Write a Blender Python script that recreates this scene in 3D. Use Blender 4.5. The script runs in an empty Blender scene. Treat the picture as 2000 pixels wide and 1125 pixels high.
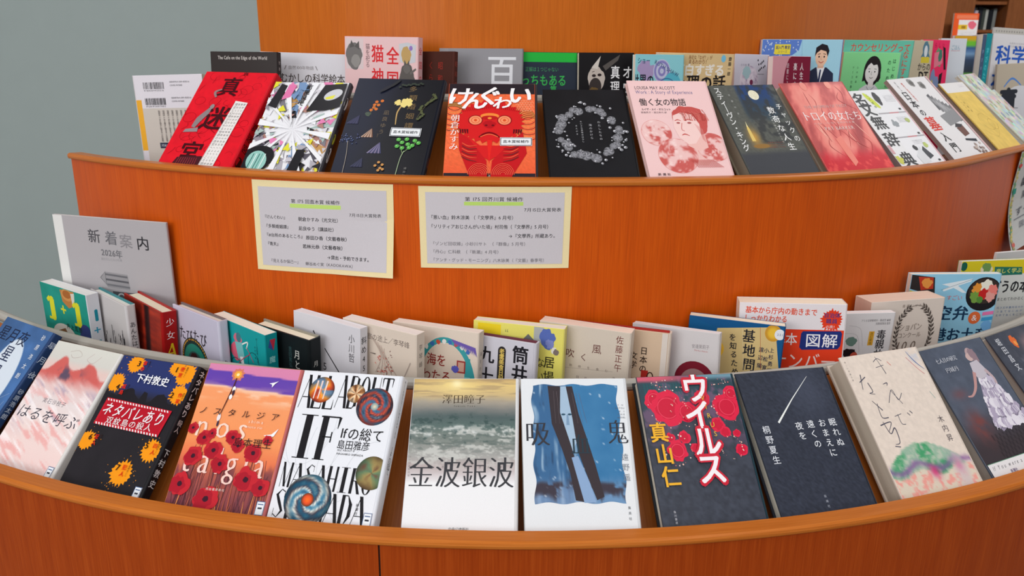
import bpy, bmesh, math, random
import numpy as np
from mathutils import Matrix, Vector

# ------------------------------------------------------------------ camera, world, lights, exposure
SC = bpy.context.scene
COL = SC.collection
CZ = 1.30                                   # eye height above the floor
cam_d = bpy.data.cameras.new('camera')
cam = bpy.data.objects.new('camera', cam_d); COL.objects.link(cam)
cam_d.sensor_width = 36; cam_d.lens = 26.57; cam_d.clip_start = .02
cam.matrix_world = Matrix.Translation((0, 0, CZ)) @ Matrix.Rotation(math.pi/2-.2703, 4, 'X') @ Matrix.Rotation(.011, 4, 'Z')
cam_d.dof.use_dof = True; cam_d.dof.focus_distance = 1.05; cam_d.dof.aperture_fstop = 11
SC.camera = cam
w = bpy.data.worlds.new('library_light'); SC.world = w; w.use_nodes = True
w.node_tree.nodes['Background'].inputs[0].default_value = (.96, .98, 1, 1)
w.node_tree.nodes['Background'].inputs[1].default_value = .5

def area(name, loc, rot, sx, sy, watts, col=(.98, .98, 1)):
    d = bpy.data.lights.new(name, 'AREA'); d.shape = 'RECTANGLE'; d.size = sx; d.size_y = sy
    d.energy = watts; d.color = col
    o = bpy.data.objects.new(name, d); COL.objects.link(o); o.location = loc; o.rotation_euler = rot
    return o
area('far_fill_light', (-.9, .35, 2.85), (0, 0, 0), .35, 2.6, 12)
area('far_fill_light', (1.0, .35, 2.85), (0, 0, 0), .35, 2.6, 12)
area('far_fill_light', (0, -1.6, 2.85), (math.radians(40), 0, 0), 3.4, .6, 46)
area('far_fill_light', (2.3, 2.0, 2.85), (0, 0, 0), 1.4, .4, 22)
area('far_fill_light', (3.4, 4.3, 2.85), (math.radians(35), 0, 0), 2.4, .4, 45)  # extra light added to brighten the far bookcase
_fill = area('left_fill_light', (-2.3, -1.7, 1.75), (0, 0, 0), 1.8, 1.3, 44, (.97, .985, 1))  # unseen fill added at the front left to brighten left-facing covers
_fill.rotation_euler = (Vector((0, 1.05, .95))-Vector((-2.3, -1.7, 1.75))).to_track_quat('-Z', 'Y').to_euler()
vs = SC.view_settings
vs.view_transform = 'Standard'; vs.look = 'None'; vs.exposure = -0.16; vs.gamma = 1; vs.use_curve_mapping = False

# ------------------------------------------------------------------ materials
def lin(c):
    c = np.asarray(c, float)/255.
    return np.where(c <= .04045, c/12.92, ((c+.055)/1.055)**2.4)

def new_mat(name):
    m = bpy.data.materials.new(name); m.use_nodes = True
    return m, m.node_tree.nodes, m.node_tree.links, m.node_tree.nodes['Principled BSDF']

def printed(name, rough, coat=0, spec=.12):
    """printed paper: colours of the print from the mesh, faint procedural paper mottling"""
    m, n, l, b = new_mat(name)
    a = n.new('ShaderNodeVertexColor'); a.layer_name = 'ink'
    t = n.new('ShaderNodeTexCoord'); z = n.new('ShaderNodeTexNoise'); z.inputs['Scale'].default_value = 900
    z.inputs['Detail'].default_value = 3
    l.new(t.outputs['Object'], z.inputs['Vector'])
    r = n.new('ShaderNodeMapRange'); r.inputs[3].default_value = .93; r.inputs[4].default_value = 1.05
    l.new(z.outputs['Fac'], r.inputs[0])
    x = n.new('ShaderNodeMix'); x.data_type = 'RGBA'; x.blend_type = 'MULTIPLY'; x.inputs[0].default_value = 1
    l.new(a.outputs['Color'], x.inputs[6]); l.new(r.outputs[0], x.inputs[7])
    l.new(x.outputs[2], b.inputs['Base Color'])
    b.inputs['Roughness'].default_value = rough
    b.inputs['Specular IOR Level'].default_value = spec
    b.inputs['Coat Weight'].default_value = coat; b.inputs['Coat Roughness'].default_value = .18
    return m
M_GLOSS = printed('laminated_print', .33, .04)
M_MATTE = printed('matte_print', .55)
M_PAPER = printed('plain_paper', .8)

def pages_mat():
    m, n, l, b = new_mat('page_edges')
    a = n.new('ShaderNodeVertexColor'); a.layer_name = 'ink'
    t = n.new('ShaderNodeTexCoord'); mp = n.new('ShaderNodeMapping'); mp.inputs['Scale'].default_value = (6, 6, 2600)
    z = n.new('ShaderNodeTexNoise'); z.inputs['Scale'].default_value = 1; z.inputs['Detail'].default_value = 2
    l.new(t.outputs['Object'], mp.inputs[0]); l.new(mp.outputs[0], z.inputs['Vector'])
    r = n.new('ShaderNodeMapRange'); r.inputs[1].default_value = .3; r.inputs[2].default_value = .7
    r.inputs[3].default_value = .92; r.inputs[4].default_value = 1.08
    l.new(z.outputs['Fac'], r.inputs[0])
    x = n.new('ShaderNodeMix'); x.data_type = 'RGBA'; x.blend_type = 'MULTIPLY'; x.inputs[0].default_value = 1
    l.new(a.outputs['Color'], x.inputs[6]); l.new(r.outputs[0], x.inputs[7])
    l.new(x.outputs[2], b.inputs['Base Color']); b.inputs['Roughness'].default_value = .85
    return m
M_PAGES = pages_mat()

def wood(name, c0, c1, c2, vert=True, rough=.38):
    """veneer: fine streaks along the grain, in the panel's own length/height coordinates"""
    m, n, l, b = new_mat(name)
    t = n.new('ShaderNodeTexCoord')
    def streak(su, sv, det, dist=0.):
        mp = n.new('ShaderNodeMapping'); mp.inputs['Scale'].default_value = (su, sv, 1) if vert else (sv, su, 1)
        z = n.new('ShaderNodeTexNoise'); z.inputs['Scale'].default_value = 1; z.inputs['Detail'].default_value = det
        z.inputs['Distortion'].default_value = dist
        l.new(t.outputs['UV'], mp.inputs[0]); l.new(mp.outputs[0], z.inputs['Vector'])
        return z.outputs['Fac']
    f1 = streak(620, 14, 3, .3); f2 = streak(60, 3, 4, .6)
    cr = n.new('ShaderNodeValToRGB'); e = cr.color_ramp.elements
    e[0].position = .33; e[0].color = (*lin(c0), 1); e[1].position = .66; e[1].color = (*lin(c2), 1)
    k = e.new(.5); k.color = (*lin(c1), 1)
    mx = n.new('ShaderNodeMath'); mx.operation = 'MULTIPLY_ADD'; mx.inputs[1].default_value = .62
    sc = n.new('ShaderNodeMath'); sc.operation = 'MULTIPLY'; sc.inputs[1].default_value = .38
    l.new(f2, sc.inputs[0]); l.new(f1, mx.inputs[0]); l.new(sc.outputs[0], mx.inputs[2])
    l.new(mx.outputs[0], cr.inputs[0]); l.new(cr.outputs[0], b.inputs['Base Color'])
    b.inputs['Roughness'].default_value = rough; b.inputs['Specular IOR Level'].default_value = .16
    bp = n.new('ShaderNodeBump'); bp.inputs['Strength'].default_value = .06; bp.inputs['Distance'].default_value = .001
    l.new(f1, bp.inputs['Height']); l.new(bp.outputs[0], b.inputs['Normal'])
    return m
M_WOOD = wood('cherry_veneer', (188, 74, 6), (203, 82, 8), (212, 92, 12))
M_WOOD_SHADED = wood('cherry_veneer_shaded', (150, 56, 8), (162, 64, 12), (174, 74, 18))  # same veneer darkened: shade of the lower front panel put into its colour
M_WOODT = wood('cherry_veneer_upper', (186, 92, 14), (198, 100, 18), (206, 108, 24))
M_LIP = wood('cherry_edge_band', (182, 98, 30), (194, 108, 38), (204, 120, 48), vert=False, rough=.32)
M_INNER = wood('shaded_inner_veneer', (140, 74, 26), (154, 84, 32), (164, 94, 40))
M_FAR = wood('brown_veneer', (110, 62, 30), (128, 74, 38), (142, 86, 46))

def plain(name, c, rough, amp=.06, scale=60, metal=0):
    m, n, l, b = new_mat(name)
    t = n.new('ShaderNodeTexCoord'); z = n.new('ShaderNodeTexNoise'); z.inputs['Scale'].default_value = scale
    z.inputs['Detail'].default_value = 4
    l.new(t.outputs['Object'], z.inputs['Vector'])
    cr = n.new('ShaderNodeValToRGB'); e = cr.color_ramp.elements
    e[0].color = (*(lin(c)*(1-amp)), 1); e[1].color = (*(lin(c)*(1+amp)), 1)
    l.new(z.outputs['Fac'], cr.inputs[0]); l.new(cr.outputs[0], b.inputs['Base Color'])
    b.inputs['Roughness'].default_value = rough; b.inputs['Metallic'].default_value = metal
    return m
M_WALL = plain('painted_wall', (172, 184, 181), .8, .03, 12)
M_FLOOR = plain('carpet_floor', (120, 116, 110), .95, .2, 300)
M_CEIL = plain('ceiling_paint', (235, 236, 234), .9, .03, 20)
M_RAIL = plain('grey_plastic_rail', (176, 170, 160), .42, .03, 80)
M_DARK = plain('dark_gap', (40, 18, 8), .8)

# ------------------------------------------------------------------ object helpers
def link(name, mesh, mats, parent=None):
    o = bpy.data.objects.new(name, mesh); COL.objects.link(o)
    for m in (mats if isinstance(mats, (list, tuple)) else [mats]): mesh.materials.append(m)
    if parent: o.parent = parent
    return o
def tag(o, label=None, cat=None, group=None, kind=None):
    if label: o['label'] = label
    if cat: o['category'] = cat
    if group: o['group'] = group
    if kind: o['kind'] = kind
    return o
def empty(name, label, cat, group=None, mat=None, loc=None):
    o = bpy.data.objects.new(name, None); COL.objects.link(o); o.empty_display_size = .03
    tag(o, label, cat, group)
    if mat is not None: o.matrix_world = mat
    if loc is not None: o.location = loc
    return o

# ------------------------------------------------------------------ noise for the painted covers
def _h(ix, iy, s):
    v = np.sin(ix*127.1+iy*311.7+s*74.7)*43758.5453
    return v-np.floor(v)
def vn(x, y, s=0):
    ix, iy = np.floor(x), np.floor(y); fx, fy = x-ix, y-iy
    fx = fx*fx*(3-2*fx); fy = fy*fy*(3-2*fy)
    return (_h(ix, iy, s)*(1-fx)+_h(ix+1, iy, s)*fx)*(1-fy)+(_h(ix, iy+1, s)*(1-fx)+_h(ix+1, iy+1, s)*fx)*fy
def fbm(x, y, s=0, o=4):
    r = 0; a = .5; k = 0
    for i in range(o):
        r = r+a*vn(x*2**i, y*2**i, s+i*3); k += a; a *= .5
    return r/k
def mix(a, b, t):
    t = np.clip(np.asarray(t, float), 0, 1)[:, None]
    a = np.asarray(a, float); b = np.asarray(b, float)
    if a.ndim == 1: a = a[None]
    if b.ndim == 1: b = b[None]
    return a*(1-t)+b*t
def sstep(a, b, x):
    t = np.clip((x-a)/(b-a), 0, 1); return t*t*(3-2*t)
def ramp(y, stops):
    ys = [s[0] for s in stops]; cs = np.array([s[1] for s in stops], float)
    return np.stack([np.interp(y, ys, cs[:, i]) for i in range(3)], 1)

# ------------------------------------------------------------------ glyphs of the built-in font
_fc = bpy.data.curves.new('letter_source', 'FONT'); _fc.resolution_u = 2
_fo = bpy.data.objects.new('letter_source', _fc)
_G = {}
def glyph(ch, off=0.):
    k = (ch, off)
    if k not in _G:
        _fc.body = ch; _fc.offset = off
        m = _fo.to_mesh()
        v = np.array([(p.co.x, p.co.y) for p in m.vertices]).reshape(-1, 2)
        f = [list(p.vertices) for p in m.polygons]
        _fo.to_mesh_clear()
        if ord(ch) < 0x2000: adv = (v[:, 0].max()+.07) if len(v) else .3
        else: adv = 1.
        _G[k] = (v, f, adv)
    return _G[k]

DIDONE = {  # (x0,y0,x1,y1 at foot / head, width foot, width head) strokes in a unit box
 'A': [(0, 0, .5, 1, .05, .05), (.5, 1, .96, 0, .26, .26), (.2, .33, .75, .33, .04, .04)],
 'L': [(.2, 0, .2, 1, .26, .26), (.2, .02, .95, .02, .05, .05), (.93, .02, .95, .3, .1, .02)],
 'B': [(.2, 0, .2, 1, .26, .26), (.2, .98, .6, .98, .05, .05), (.2, .53, .65, .53, .05, .05), (.2, .02, .65, .02, .05, .05), (.78, .6, .78, .92, .22, .22), (.84, .08, .84, .48, .26, .26), (.6, .98, .8, .9, .05, .2), (.6, .53, .8, .62, .05, .2), (.62, .02, .84, .12, .05, .24), (.62, .53, .84, .44, .05, .24)],
 'O': [], 'U': [(.2, .25, .2, 1, .26, .26), (.84, .25, .84, 1, .05, .05), (.2, .25, .45, .02, .26, .08), (.45, .02, .84, .26, .08, .05)],
 'T': [(.5, 0, .5, 1, .26, .26), (.02, .98, .98, .98, .05, .05), (.04, .72, .02, .98, .03, .12), (.96, .72, .98, .98, .03, .12)],
 'I': [(.5, 0, .5, 1, .34, .34), (.1, .01, .9, .01, .03, .03), (.1, .99, .9, .99, .03, .03)],
 'F': [(.28, 0, .28, 1, .3, .3), (.05, .01, .6, .01, .03, .03), (.05, .98, .97, .98, .05, .05), (.28, .52, .7, .52, .04, .04), (.93, .72, .97, .98, .03, .14), (.7, .4, .7, .64, .06, .06)],
 'M': [(.1, 0, .1, 1, .04, .04), (.12, 1, .5, .02, .2, .2), (.5, .02, .86, 1, .04, .04), (.88, 0, .88, 1, .2, .2)],
 'S': [(.8, .95, .8, .7, .03, .03), (.8, .9, .5, .98, .05, .05), (.5, .98, .2, .78, .05, .2), (.2, .8, .5, .52, .2, .26), (.5, .52, .82, .24, .26, .2), (.82, .26, .5, .02, .2, .05), (.5, .02, .18, .12, .05, .05), (.16, .05, .16, .32, .03, .03)],
 'H': [(.2, 0, .2, 1, .26, .26), (.84, 0, .84, 1, .2, .2), (.2, .5, .84, .5, .05, .05)],
 'K': [(.2, 0, .2, 1, .26, .26), (.22, .4, .9, 1, .05, .05), (.45, .6, .92, 0, .22, .26)],
 'R': [(.2, 0, .2, 1, .26, .26), (.2, .98, .6, .98, .05, .05), (.2, .5, .6, .5, .05, .05), (.78, .6, .78, .9, .24, .24), (.6, .98, .8, .88, .05, .2), (.6, .5, .8, .62, .05, .2), (.55, .5, .92, 0, .2, .26)],
 'D': [(.2, 0, .2, 1, .26, .26), (.2, .98, .55, .98, .05, .05), (.2, .02, .55, .02, .05, .05), (.82, .28, .82, .72, .26, .26), (.55, .98, .82, .7, .06, .26), (.55, .02, .82, .3, .06, .26)],
}

class Art:
    """flat print drawn in millimetres from the top left corner of a sheet; becomes coloured faces"""
    def __init__(s, W=130., H=188., base=(255, 255, 255)):
        s.W, s.H, s.base = W, H, base
        s.V = []; s.F = []; s.C = []; s.n = 0; s.z = 0
    def _add(s, v, f, c, layer=True):
        v = np.asarray(v, float).reshape(-1, 2)
        v = np.stack([np.clip(v[:, 0], 0, s.W), np.clip(v[:, 1], 0, s.H)], 1)
        c = np.asarray(c, float)
        if c.ndim == 1: c = np.repeat(c[None], len(v), 0)
        if layer: s.z += 1
        s.V.append(np.c_[v, np.full(len(v), s.z)]); s.C.append(c)
        s.F += [[i+s.n for i in q] for q in f]; s.n += len(v)
    def poly(s, p, c): s._add(p, [list(range(len(p)))], c); return s
    def rect(s, x0, y0, x1, y1, c): return s.poly([(x0, y1), (x1, y1), (x1, y0), (x0, y0)], c)
    def ell(s, cx, cy, rx, ry=None, c=(0, 0, 0), n=28, rot=0, a0=0, a1=360):
        ry = rx if ry is None else ry
        a = np.radians(np.linspace(a0, a1, n, endpoint=(a1-a0) < 359.9)); r = math.radians(rot)
        x, y = rx*np.cos(a), ry*np.sin(a)
        return s.poly(np.stack([cx+x*math.cos(r)-y*math.sin(r), cy+x*math.sin(r)+y*math.cos(r)], 1), c)
    def ring(s, cx, cy, rx, ry, wd, c, n=36, a0=0, a1=360):
        a = np.radians(np.linspace(a0, a1, n+1))
        return s.line(np.stack([cx+rx*np.cos(a), cy+ry*np.sin(a)], 1), wd, c)
    def line(s, p, wd, c, layer=True):
        p = np.asarray(p, float); n = len(p)
        wd = np.broadcast_to(np.asarray(wd, float), (n,)) if np.ndim(wd) == 0 else np.interp(np.linspace(0, 1, n), np.linspace(0, 1, len(wd)), wd)
        d = np.gradient(p, axis=0); d /= np.maximum(np.linalg.norm(d, axis=1), 1e-6)[:, None]
        q = np.stack([-d[:, 1], d[:, 0]], 1)*wd[:, None]/2
        s._add(np.r_[p+q, p-q], [[i, i+1, n+i+1, n+i] for i in range(n-1)], c, layer); return s
    def curve(s, p, wd, c, k=8):
        """smooth stroke through points"""
        p = np.asarray(p, float); n = len(p); t = np.linspace(0, n-1, (n-1)*k+1); o = []
        for u in t:
            i = min(int(u), n-2); f = u-i
            p0, p1, p2, p3 = p[max(i-1, 0)], p[i], p[i+1], p[min(i+2, n-1)]
            o.append(.5*(2*p1+(p2-p0)*f+(2*p0-5*p1+4*p2-p3)*f*f+(3*p1-p0-3*p2+p3)*f**3))
        return s.line(o, wd, c)
    def blob(s, cx, cy, r, c, seed=0, amp=.25, n=40, sy=1., k=3):
        a = np.linspace(0, 2*math.pi, n, endpoint=False)
        rr = r*(1-amp/2+amp*vn(np.cos(a)*k+seed*7.3, np.sin(a)*k+seed*3.1, seed))
        return s.poly(np.stack([cx+rr*np.cos(a), cy+rr*sy*np.sin(a)], 1), c)
    def splat(s, cx, cy, r, c, seed=0, n=22):
        rnd = random.Random(seed); p = []
        for i in range(n*2):
            a = math.pi*i/n; q = r*(rnd.uniform(.95, 1.2) if i % 2 else rnd.uniform(.78, .9))
            p.append((cx+q*math.cos(a), cy+q*math.sin(a)))
        return s.poly(p, c)
    def grid(s, x0, y0, x1, y1, nx, ny, f, warp=None):
        X, Y = np.meshgrid(np.linspace(x0, x1, nx+1), np.linspace(y0, y1, ny+1)); X = X.ravel(); Y = Y.ravel()
        c = f(X, Y); v = np.stack([X, Y], 1)
        if warp: v = warp(X, Y)
        q = [[j*(nx+1)+i, j*(nx+1)+i+1, (j+1)*(nx+1)+i+1, (j+1)*(nx+1)+i] for j in range(ny) for i in range(nx)]
        s._add(v, [[a, d, c_, b] for a, b, c_, d in q], c); return s
    def disc(s, cx, cy, r, f, nr=10, na=40, ry=None):
        ry = r if ry is None else ry
        R, A = np.meshgrid(np.linspace(0.02, 1, nr+1), np.linspace(0, 2*math.pi, na+1)); R = R.ravel(); A = A.ravel()
        c = f(R, A); v = np.stack([cx+r*R*np.cos(A), cy+ry*R*np.sin(A)], 1)
        q = [[j*(nr+1)+i, j*(nr+1)+i+1, (j+1)*(nr+1)+i+1, (j+1)*(nr+1)+i] for j in range(na) for i in range(nr)]
        s._add(v, q, c); return s
    def _glyph(s, ch, cx, cy, size, c, bold, minch, sx, shear, rot):
        if minch: offs = [(-.016, -.022, 0), (-.016, 0., 0), (-.016, .022, 0)]
        elif bold > .05: offs = [(0., bold*math.cos(k*math.pi/4), bold*math.sin(k*math.pi/4)) for k in range(8)]
        elif bold > 0: offs = [(0., bold*.8, bold*.5), (0., -bold*.8, bold*.5), (0., bold*.8, -bold*.5), (0., -bold*.8, -bold*.5)]
        else: offs = [(bold, 0, 0)]
        z0 = s.z
        for k_, (off, dx, dy) in enumerate(offs):
            s.z = z0+.45*k_
            v, f, adv = glyph(ch, off)
            if not len(v): continue
            x = (v[:, 0]+dx-(adv-.05)/2)*sx if ord(ch) < 0x2000 else (v[:, 0]+dx-.5)*sx
            y = -(v[:, 1]+dy-(.345 if ord(ch) < 0x2000 else .38))
            x = x-shear*y
            if rot:
                cr, sr = math.cos(rot), math.sin(rot); x, y = x*cr-y*sr, x*sr+y*cr
            s._add(np.stack([cx+x*size, cy+y*size], 1), [q[::-1] for q in f], c, False)
        s.z = z0
    def ht(s, t, x0, x1, yc, size, c, bold=0., mi=False, sx=None, sh=0., y1=None, rot=0.):
        """horizontal line of writing from x0 to x1 centred on height yc (y1: height at its end)"""
        adv = [glyph(ch, 0.)[2] for ch in t]; tot = sum(adv); k = (x1-x0)/tot; x = x0; s.z += 1
        sx = min(1.1, k/size) if sx is None else sx
        y1 = yc if y1 is None else y1; an = math.atan2(y1-yc, x1-x0)
        for ch, a in zip(t, adv):
            u = (x+a*k/2-x0)/(x1-x0)
            if ch not in ' 　': s._glyph(ch, x+a*k/2, yc+(y1-yc)*u, size, c, bold, mi, sx, sh, an+rot)
            x += a*k
        s.z += 3.2 if bold > .05 else 1.4 if (bold or mi) else 0
        return s
    def vt(s, t, xc, y0, y1, size, c, bold=0., mi=False, sx=1., sh=0., x1=None):
        """vertical column of writing from y0 to y1 centred on xc (x1: where it ends)"""
        n = len(t); s.z += 1; x1 = xc if x1 is None else x1
        for i, ch in enumerate(t):
            u = (i+.5)/n
            if ch in ' 　': continue
            s._glyph(ch, xc+(x1-xc)*u, y0+(y1-y0)*u, size, c, bold, mi, sx, sh, math.pi/2 if ch in 'ー―〜()（）「」『』' else 0)
        s.z += 3.2 if bold > .05 else 1.4 if (bold or mi) else 0
        return s
    def fine(s, x0, y0, x1, n, c, size=2., seed=0, vert=False, y1=None):
        """rows of very small print"""
        rnd = random.Random(seed); txt = 'のにはをたがでてとしれさあいうえかくこ人日本年月生文書中出大'
        for i in range(n):
            if vert: s.vt(''.join(rnd.choice(txt) for _ in range(int((y1-y0)*rnd.uniform(.6, 1)/size))), x0+(x1-x0)*i/max(n-1, 1), y0, y1 if i else y1, size, c)
            else: s.ht(''.join(rnd.choice(txt) for _ in range(int((x1-x0)*rnd.uniform(.7, 1)/size))), x0, x1, y0+i*size*1.5, size, c)
        return s
    def didone(s, t, x0, x1, y0, y1, c, gap=.12):
        n = len(t); cw = (x1-x0)/(n-(0 if n == 1 else 0)); H = y1-y0; s.z += 1
        for i, ch in enumerate(t):
            if ch == ' ': continue
            ox = x0+i*cw; wd = cw*(1-gap)
            if ch == 'O':
                a = np.linspace(0, 2*math.pi, 41); o = np.stack([ox+wd*(.5+.48*np.cos(a)), y0+H*(.5+.5*np.sin(a))], 1)
                q = np.stack([ox+wd*(.5+.24*np.cos(a)), y0+H*(.5+.47*np.sin(a))], 1)
                s._add(np.r_[o, q], [[k, k+1, 41+k+1, 41+k] for k in range(40)], c, False); continue
            for ax, ay, bx, by, wa, wb in DIDONE[ch]:
                A = np.array([ox+ax*wd, y1-ay*H]); B = np.array([ox+bx*wd, y1-by*H])
                d = B-A; L = np.linalg.norm(d); d = d/max(L, 1e-6)
                if abs(d[0]) > abs(d[1]): o = np.array([0, 1.])*H*.5
                else: o = np.array([1., 0])*wd*.5
                if abs(d[0]) > abs(d[1]): o = o*.7
                s._add([A+o*wa, A-o*wa, B-o*wb, B+o*wb], [[0, 1, 2, 3]], c, False)
        return s
    def geom(s, fn):
        """vertices through fn(X, Y, layer height), faces, linear colours"""
        if not s.V: return np.zeros((0, 3)), [], np.zeros((0, 3))
        v = np.concatenate(s.V); return fn(v[:, 0], v[:, 1], 3e-5+v[:, 2]*1.2e-5), s.F, lin(np.concatenate(s.C))

def ink_mesh(name, parts):
    """one mesh out of (verts, faces, linear colours) pieces; colours in the point attribute 'ink'"""
    V = []; F = []; C = []; n = 0
    for v, f, c in parts:
        v = np.asarray(v, float).reshape(-1, 3)
        if not len(v): continue
        c = np.asarray(c, float)
        if c.ndim == 1: c = np.repeat(c[None], len(v), 0)
        V.append(v); C.append(c); F += [[i+n for i in q] for q in f]; n += len(v)
    me = bpy.data.meshes.new(name)
    me.from_pydata(np.concatenate(V).tolist(), [], F)
    a = me.color_attributes.new('ink', 'FLOAT_COLOR', 'POINT')
    a.data.foreach_set('color', np.c_[np.concatenate(C), np.ones(n)].ravel().astype(np.float32))
    return me

# ------------------------------------------------------------------ books
def box_part(x0, x1, y0, y1, z0, z1, c, bev=0.):
    """box with a chamfered front (z1) edge"""
    b = bev
    v = [(x0, y0, z0), (x1, y0, z0), (x1, y1, z0), (x0, y1, z0), (x0, y0, z1-b), (x1, y0, z1-b), (x1, y1, z1-b), (x0, y1, z1-b)]
    f = [[3, 2, 1, 0], [0, 1, 5, 4], [1, 2, 6, 5], [2, 3, 7, 6], [3, 0, 4, 7]]
    if b:
        v += [(x0+b, y0+b, z1), (x1-b, y0+b, z1), (x1-b, y1-b, z1), (x0+b, y1-b, z1)]
        f += [[4, 5, 9, 8], [5, 6, 10, 9], [6, 7, 11, 10], [7, 4, 8, 11], [8, 9, 10, 11]]
    else: f += [[4, 5, 6, 7]]
    return v, f, lin(c) if max(c) > 1.01 else c

def book_matrix(tier, th, yaw, lean, roll, dr, z):
    cx, cy, R, tz = TIER[tier]
    a = th+yaw
    r = Vector((math.cos(a), math.sin(a), 0)); f = Vector((math.sin(a), -math.cos(a), 0)); Z = Vector((0, 0, 1))
    u = Z*math.cos(lean)-f*math.sin(lean); n = f*math.cos(lean)+Z*math.sin(lean)
    r, u = r*math.cos(roll)-u*math.sin(roll), u*math.cos(roll)+r*math.sin(roll)
    q = R+dr; o = Vector((cx+q*math.sin(th), cy-q*math.cos(th), CZ+tz+z))
    m = Matrix.Identity(4)
    for i in range(3): m[i][0], m[i][1], m[i][2], m[i][3] = r[i], u[i], n[i], o[i]
    return m
TIER = ((-.0088, 2.2951, 1.5654, -.4786), (-.0028, 2.1622, 1.1272, -.1292))

CROP = {'B2_sci': 20, 'B2_showa': 29, 'B2_green': 29, 'B2_pup': 24, 'B2_teal': 41, 'B2_lav': 49, 'B2_mar': 12, 'B2_dt': 42, 'B2_pink': 0, 'B2_white': 51, 'B2_land': 60}   # narrow copies: print starts this far in
def book(key, label, front, spine=None, hard=True, pages=(236, 228, 210), board=None, gloss=True, back=None, sticker=None, flip=False, group=None, name=None, rail=None):
    """a book: front cover with its print, rounded spine (right side, or left if flip), back cover, page block"""
    tier, th, yaw, lean, roll, dr, z, w, h, t = POSE[key]
    M = book_matrix(tier, th, yaw, lean, roll, dr, z)
    root = empty(name or ('hardcover_book' if hard else 'paperback_book'), label, 'book', group, M)
    mat = M_GLOSS if gloss else M_MATTE
    tc = .0026 if hard else .0005
    S = -1 if flip else 1
    fb = front.base; board = board or (spine.base if spine else fb); back = back or board
    hw = w/2; fr = min(.0035 if hard else .0012, t*.28)
    x0, x1 = (-hw, hw-fr) if not flip else (-hw+fr, hw)
    P = [box_part(x0, x1, 0, h, -tc, 0, fb, .0005)]
    fW, fH = front.W, front.H
    def fmap(X, Y, L):
        lim = .0006
        c0 = CROP.get(key, 0)
        return np.stack([x0+lim+np.clip((X-c0)/(fW-c0), 0, 1)*(x1-x0-2*lim), lim+(1-Y/fH)*(h-2*lim), L], 1)
    P.append(front.geom(fmap))
    link('front_cover', ink_mesh('front_cover', P), mat, root)
    # spine: quarter round - flat - quarter round
    a = np.linspace(0, math.pi/2, 6)
    pr = [(hw-fr+fr*math.sin(q), -(fr-fr*math.cos(q))) for q in a]+[(hw-fr+fr*math.cos(q), -(t-fr)-fr*math.sin(q)) for q in a]
    inner = [(hw-fr, -t+tc*.6), (hw-max(fr*.55, tc), -t+tc), (hw-max(fr*.55, tc), -tc), (hw-fr, -tc*.6)]
    loop = pr+inner; k = len(loop)
    v = [(S*x, 0, zz) for x, zz in loop]+[(S*x, h, zz) for x, zz in loop]
    f = [[i, (i+1) % k, k+(i+1) % k, k+i] for i in range(k)]+[list(range(k))[::-1], list(range(k, 2*k))]
    if flip: f = [q[::-1] for q in f]
    sp = spine or Art(t*1000, 188, fb)
    P = [(v, f, lin(sp.base))]
    lens = np.r_[0, np.cumsum([math.dist(pr[i], pr[i+1]) for i in range(len(pr)-1)])]; lens = lens/lens[-1]
    px = np.array([p[0] for p in pr]); pz = np.array([p[1] for p in pr])
    def smap(X, Y, L):
        u = X/sp.W; q = u if not flip else 1-u
        dep = np.clip(q, 0, 1)
        zz = -dep*t
        e = np.where(dep*t < fr, fr-dep*t, np.where(dep*t > t-fr, dep*t-(t-fr), 0))
        x = hw-fr+np.sqrt(np.maximum(fr*fr-e*e, 0))
        return np.stack([S*(x+L), np.clip(h*(1-Y/sp.H), .0004, h-.0004), zz], 1)
    if sp.V:
        g = sp.geom(smap); P.append(g)
    link('spine', ink_mesh('spine', P), mat, root)
    bx0, bx1 = (-hw, hw-fr) if not flip else (-hw+fr, hw)
    link('back_cover', ink_mesh('back_cover', [box_part(bx0, bx1, 0, h, -t, -t+tc, back)]), mat, root)
    ins = .003 if hard else .0004
    px0, px1 = (-hw+ins, hw-max(fr*.55, tc)-.0002) if not flip else (-hw+max(fr*.55, tc)+.0002, hw-ins)
    link('page_block', ink_mesh('page_block', [box_part(px0, px1, ins, h-ins, -t+tc, -tc, pages)]), M_PAGES, root)
    if sticker:
        # small library label wrapped at the foot of the spine edge
        s = Art(12, 16, (238, 242, 246)); s.rect(0, 0, 12, 16, (90, 110, 150)).rect(.8, .8, 11.2, 15.2, (236, 240, 244)).rect(2, 3, 10, 4.2, (90, 110, 150)).rect(3, 7, 9, 9, (60, 60, 70))
        x1_ = hw-fr
        g = s.geom(lambda X, Y, L: np.stack([S*(x1_-.010+X/1200.), sticker+.016-Y/1000., L+.0012], 1))
        v_, f_, c_ = box_part(min(S*(x1_-.010), S*x1_), max(S*(x1_-.010), S*x1_), sticker, sticker+.016, .0003, .0012, (236, 240, 244))
        link('spine_label', ink_mesh('spine_label', [(v_, f_, c_), g]), M_GLOSS, root)
    return root
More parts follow.
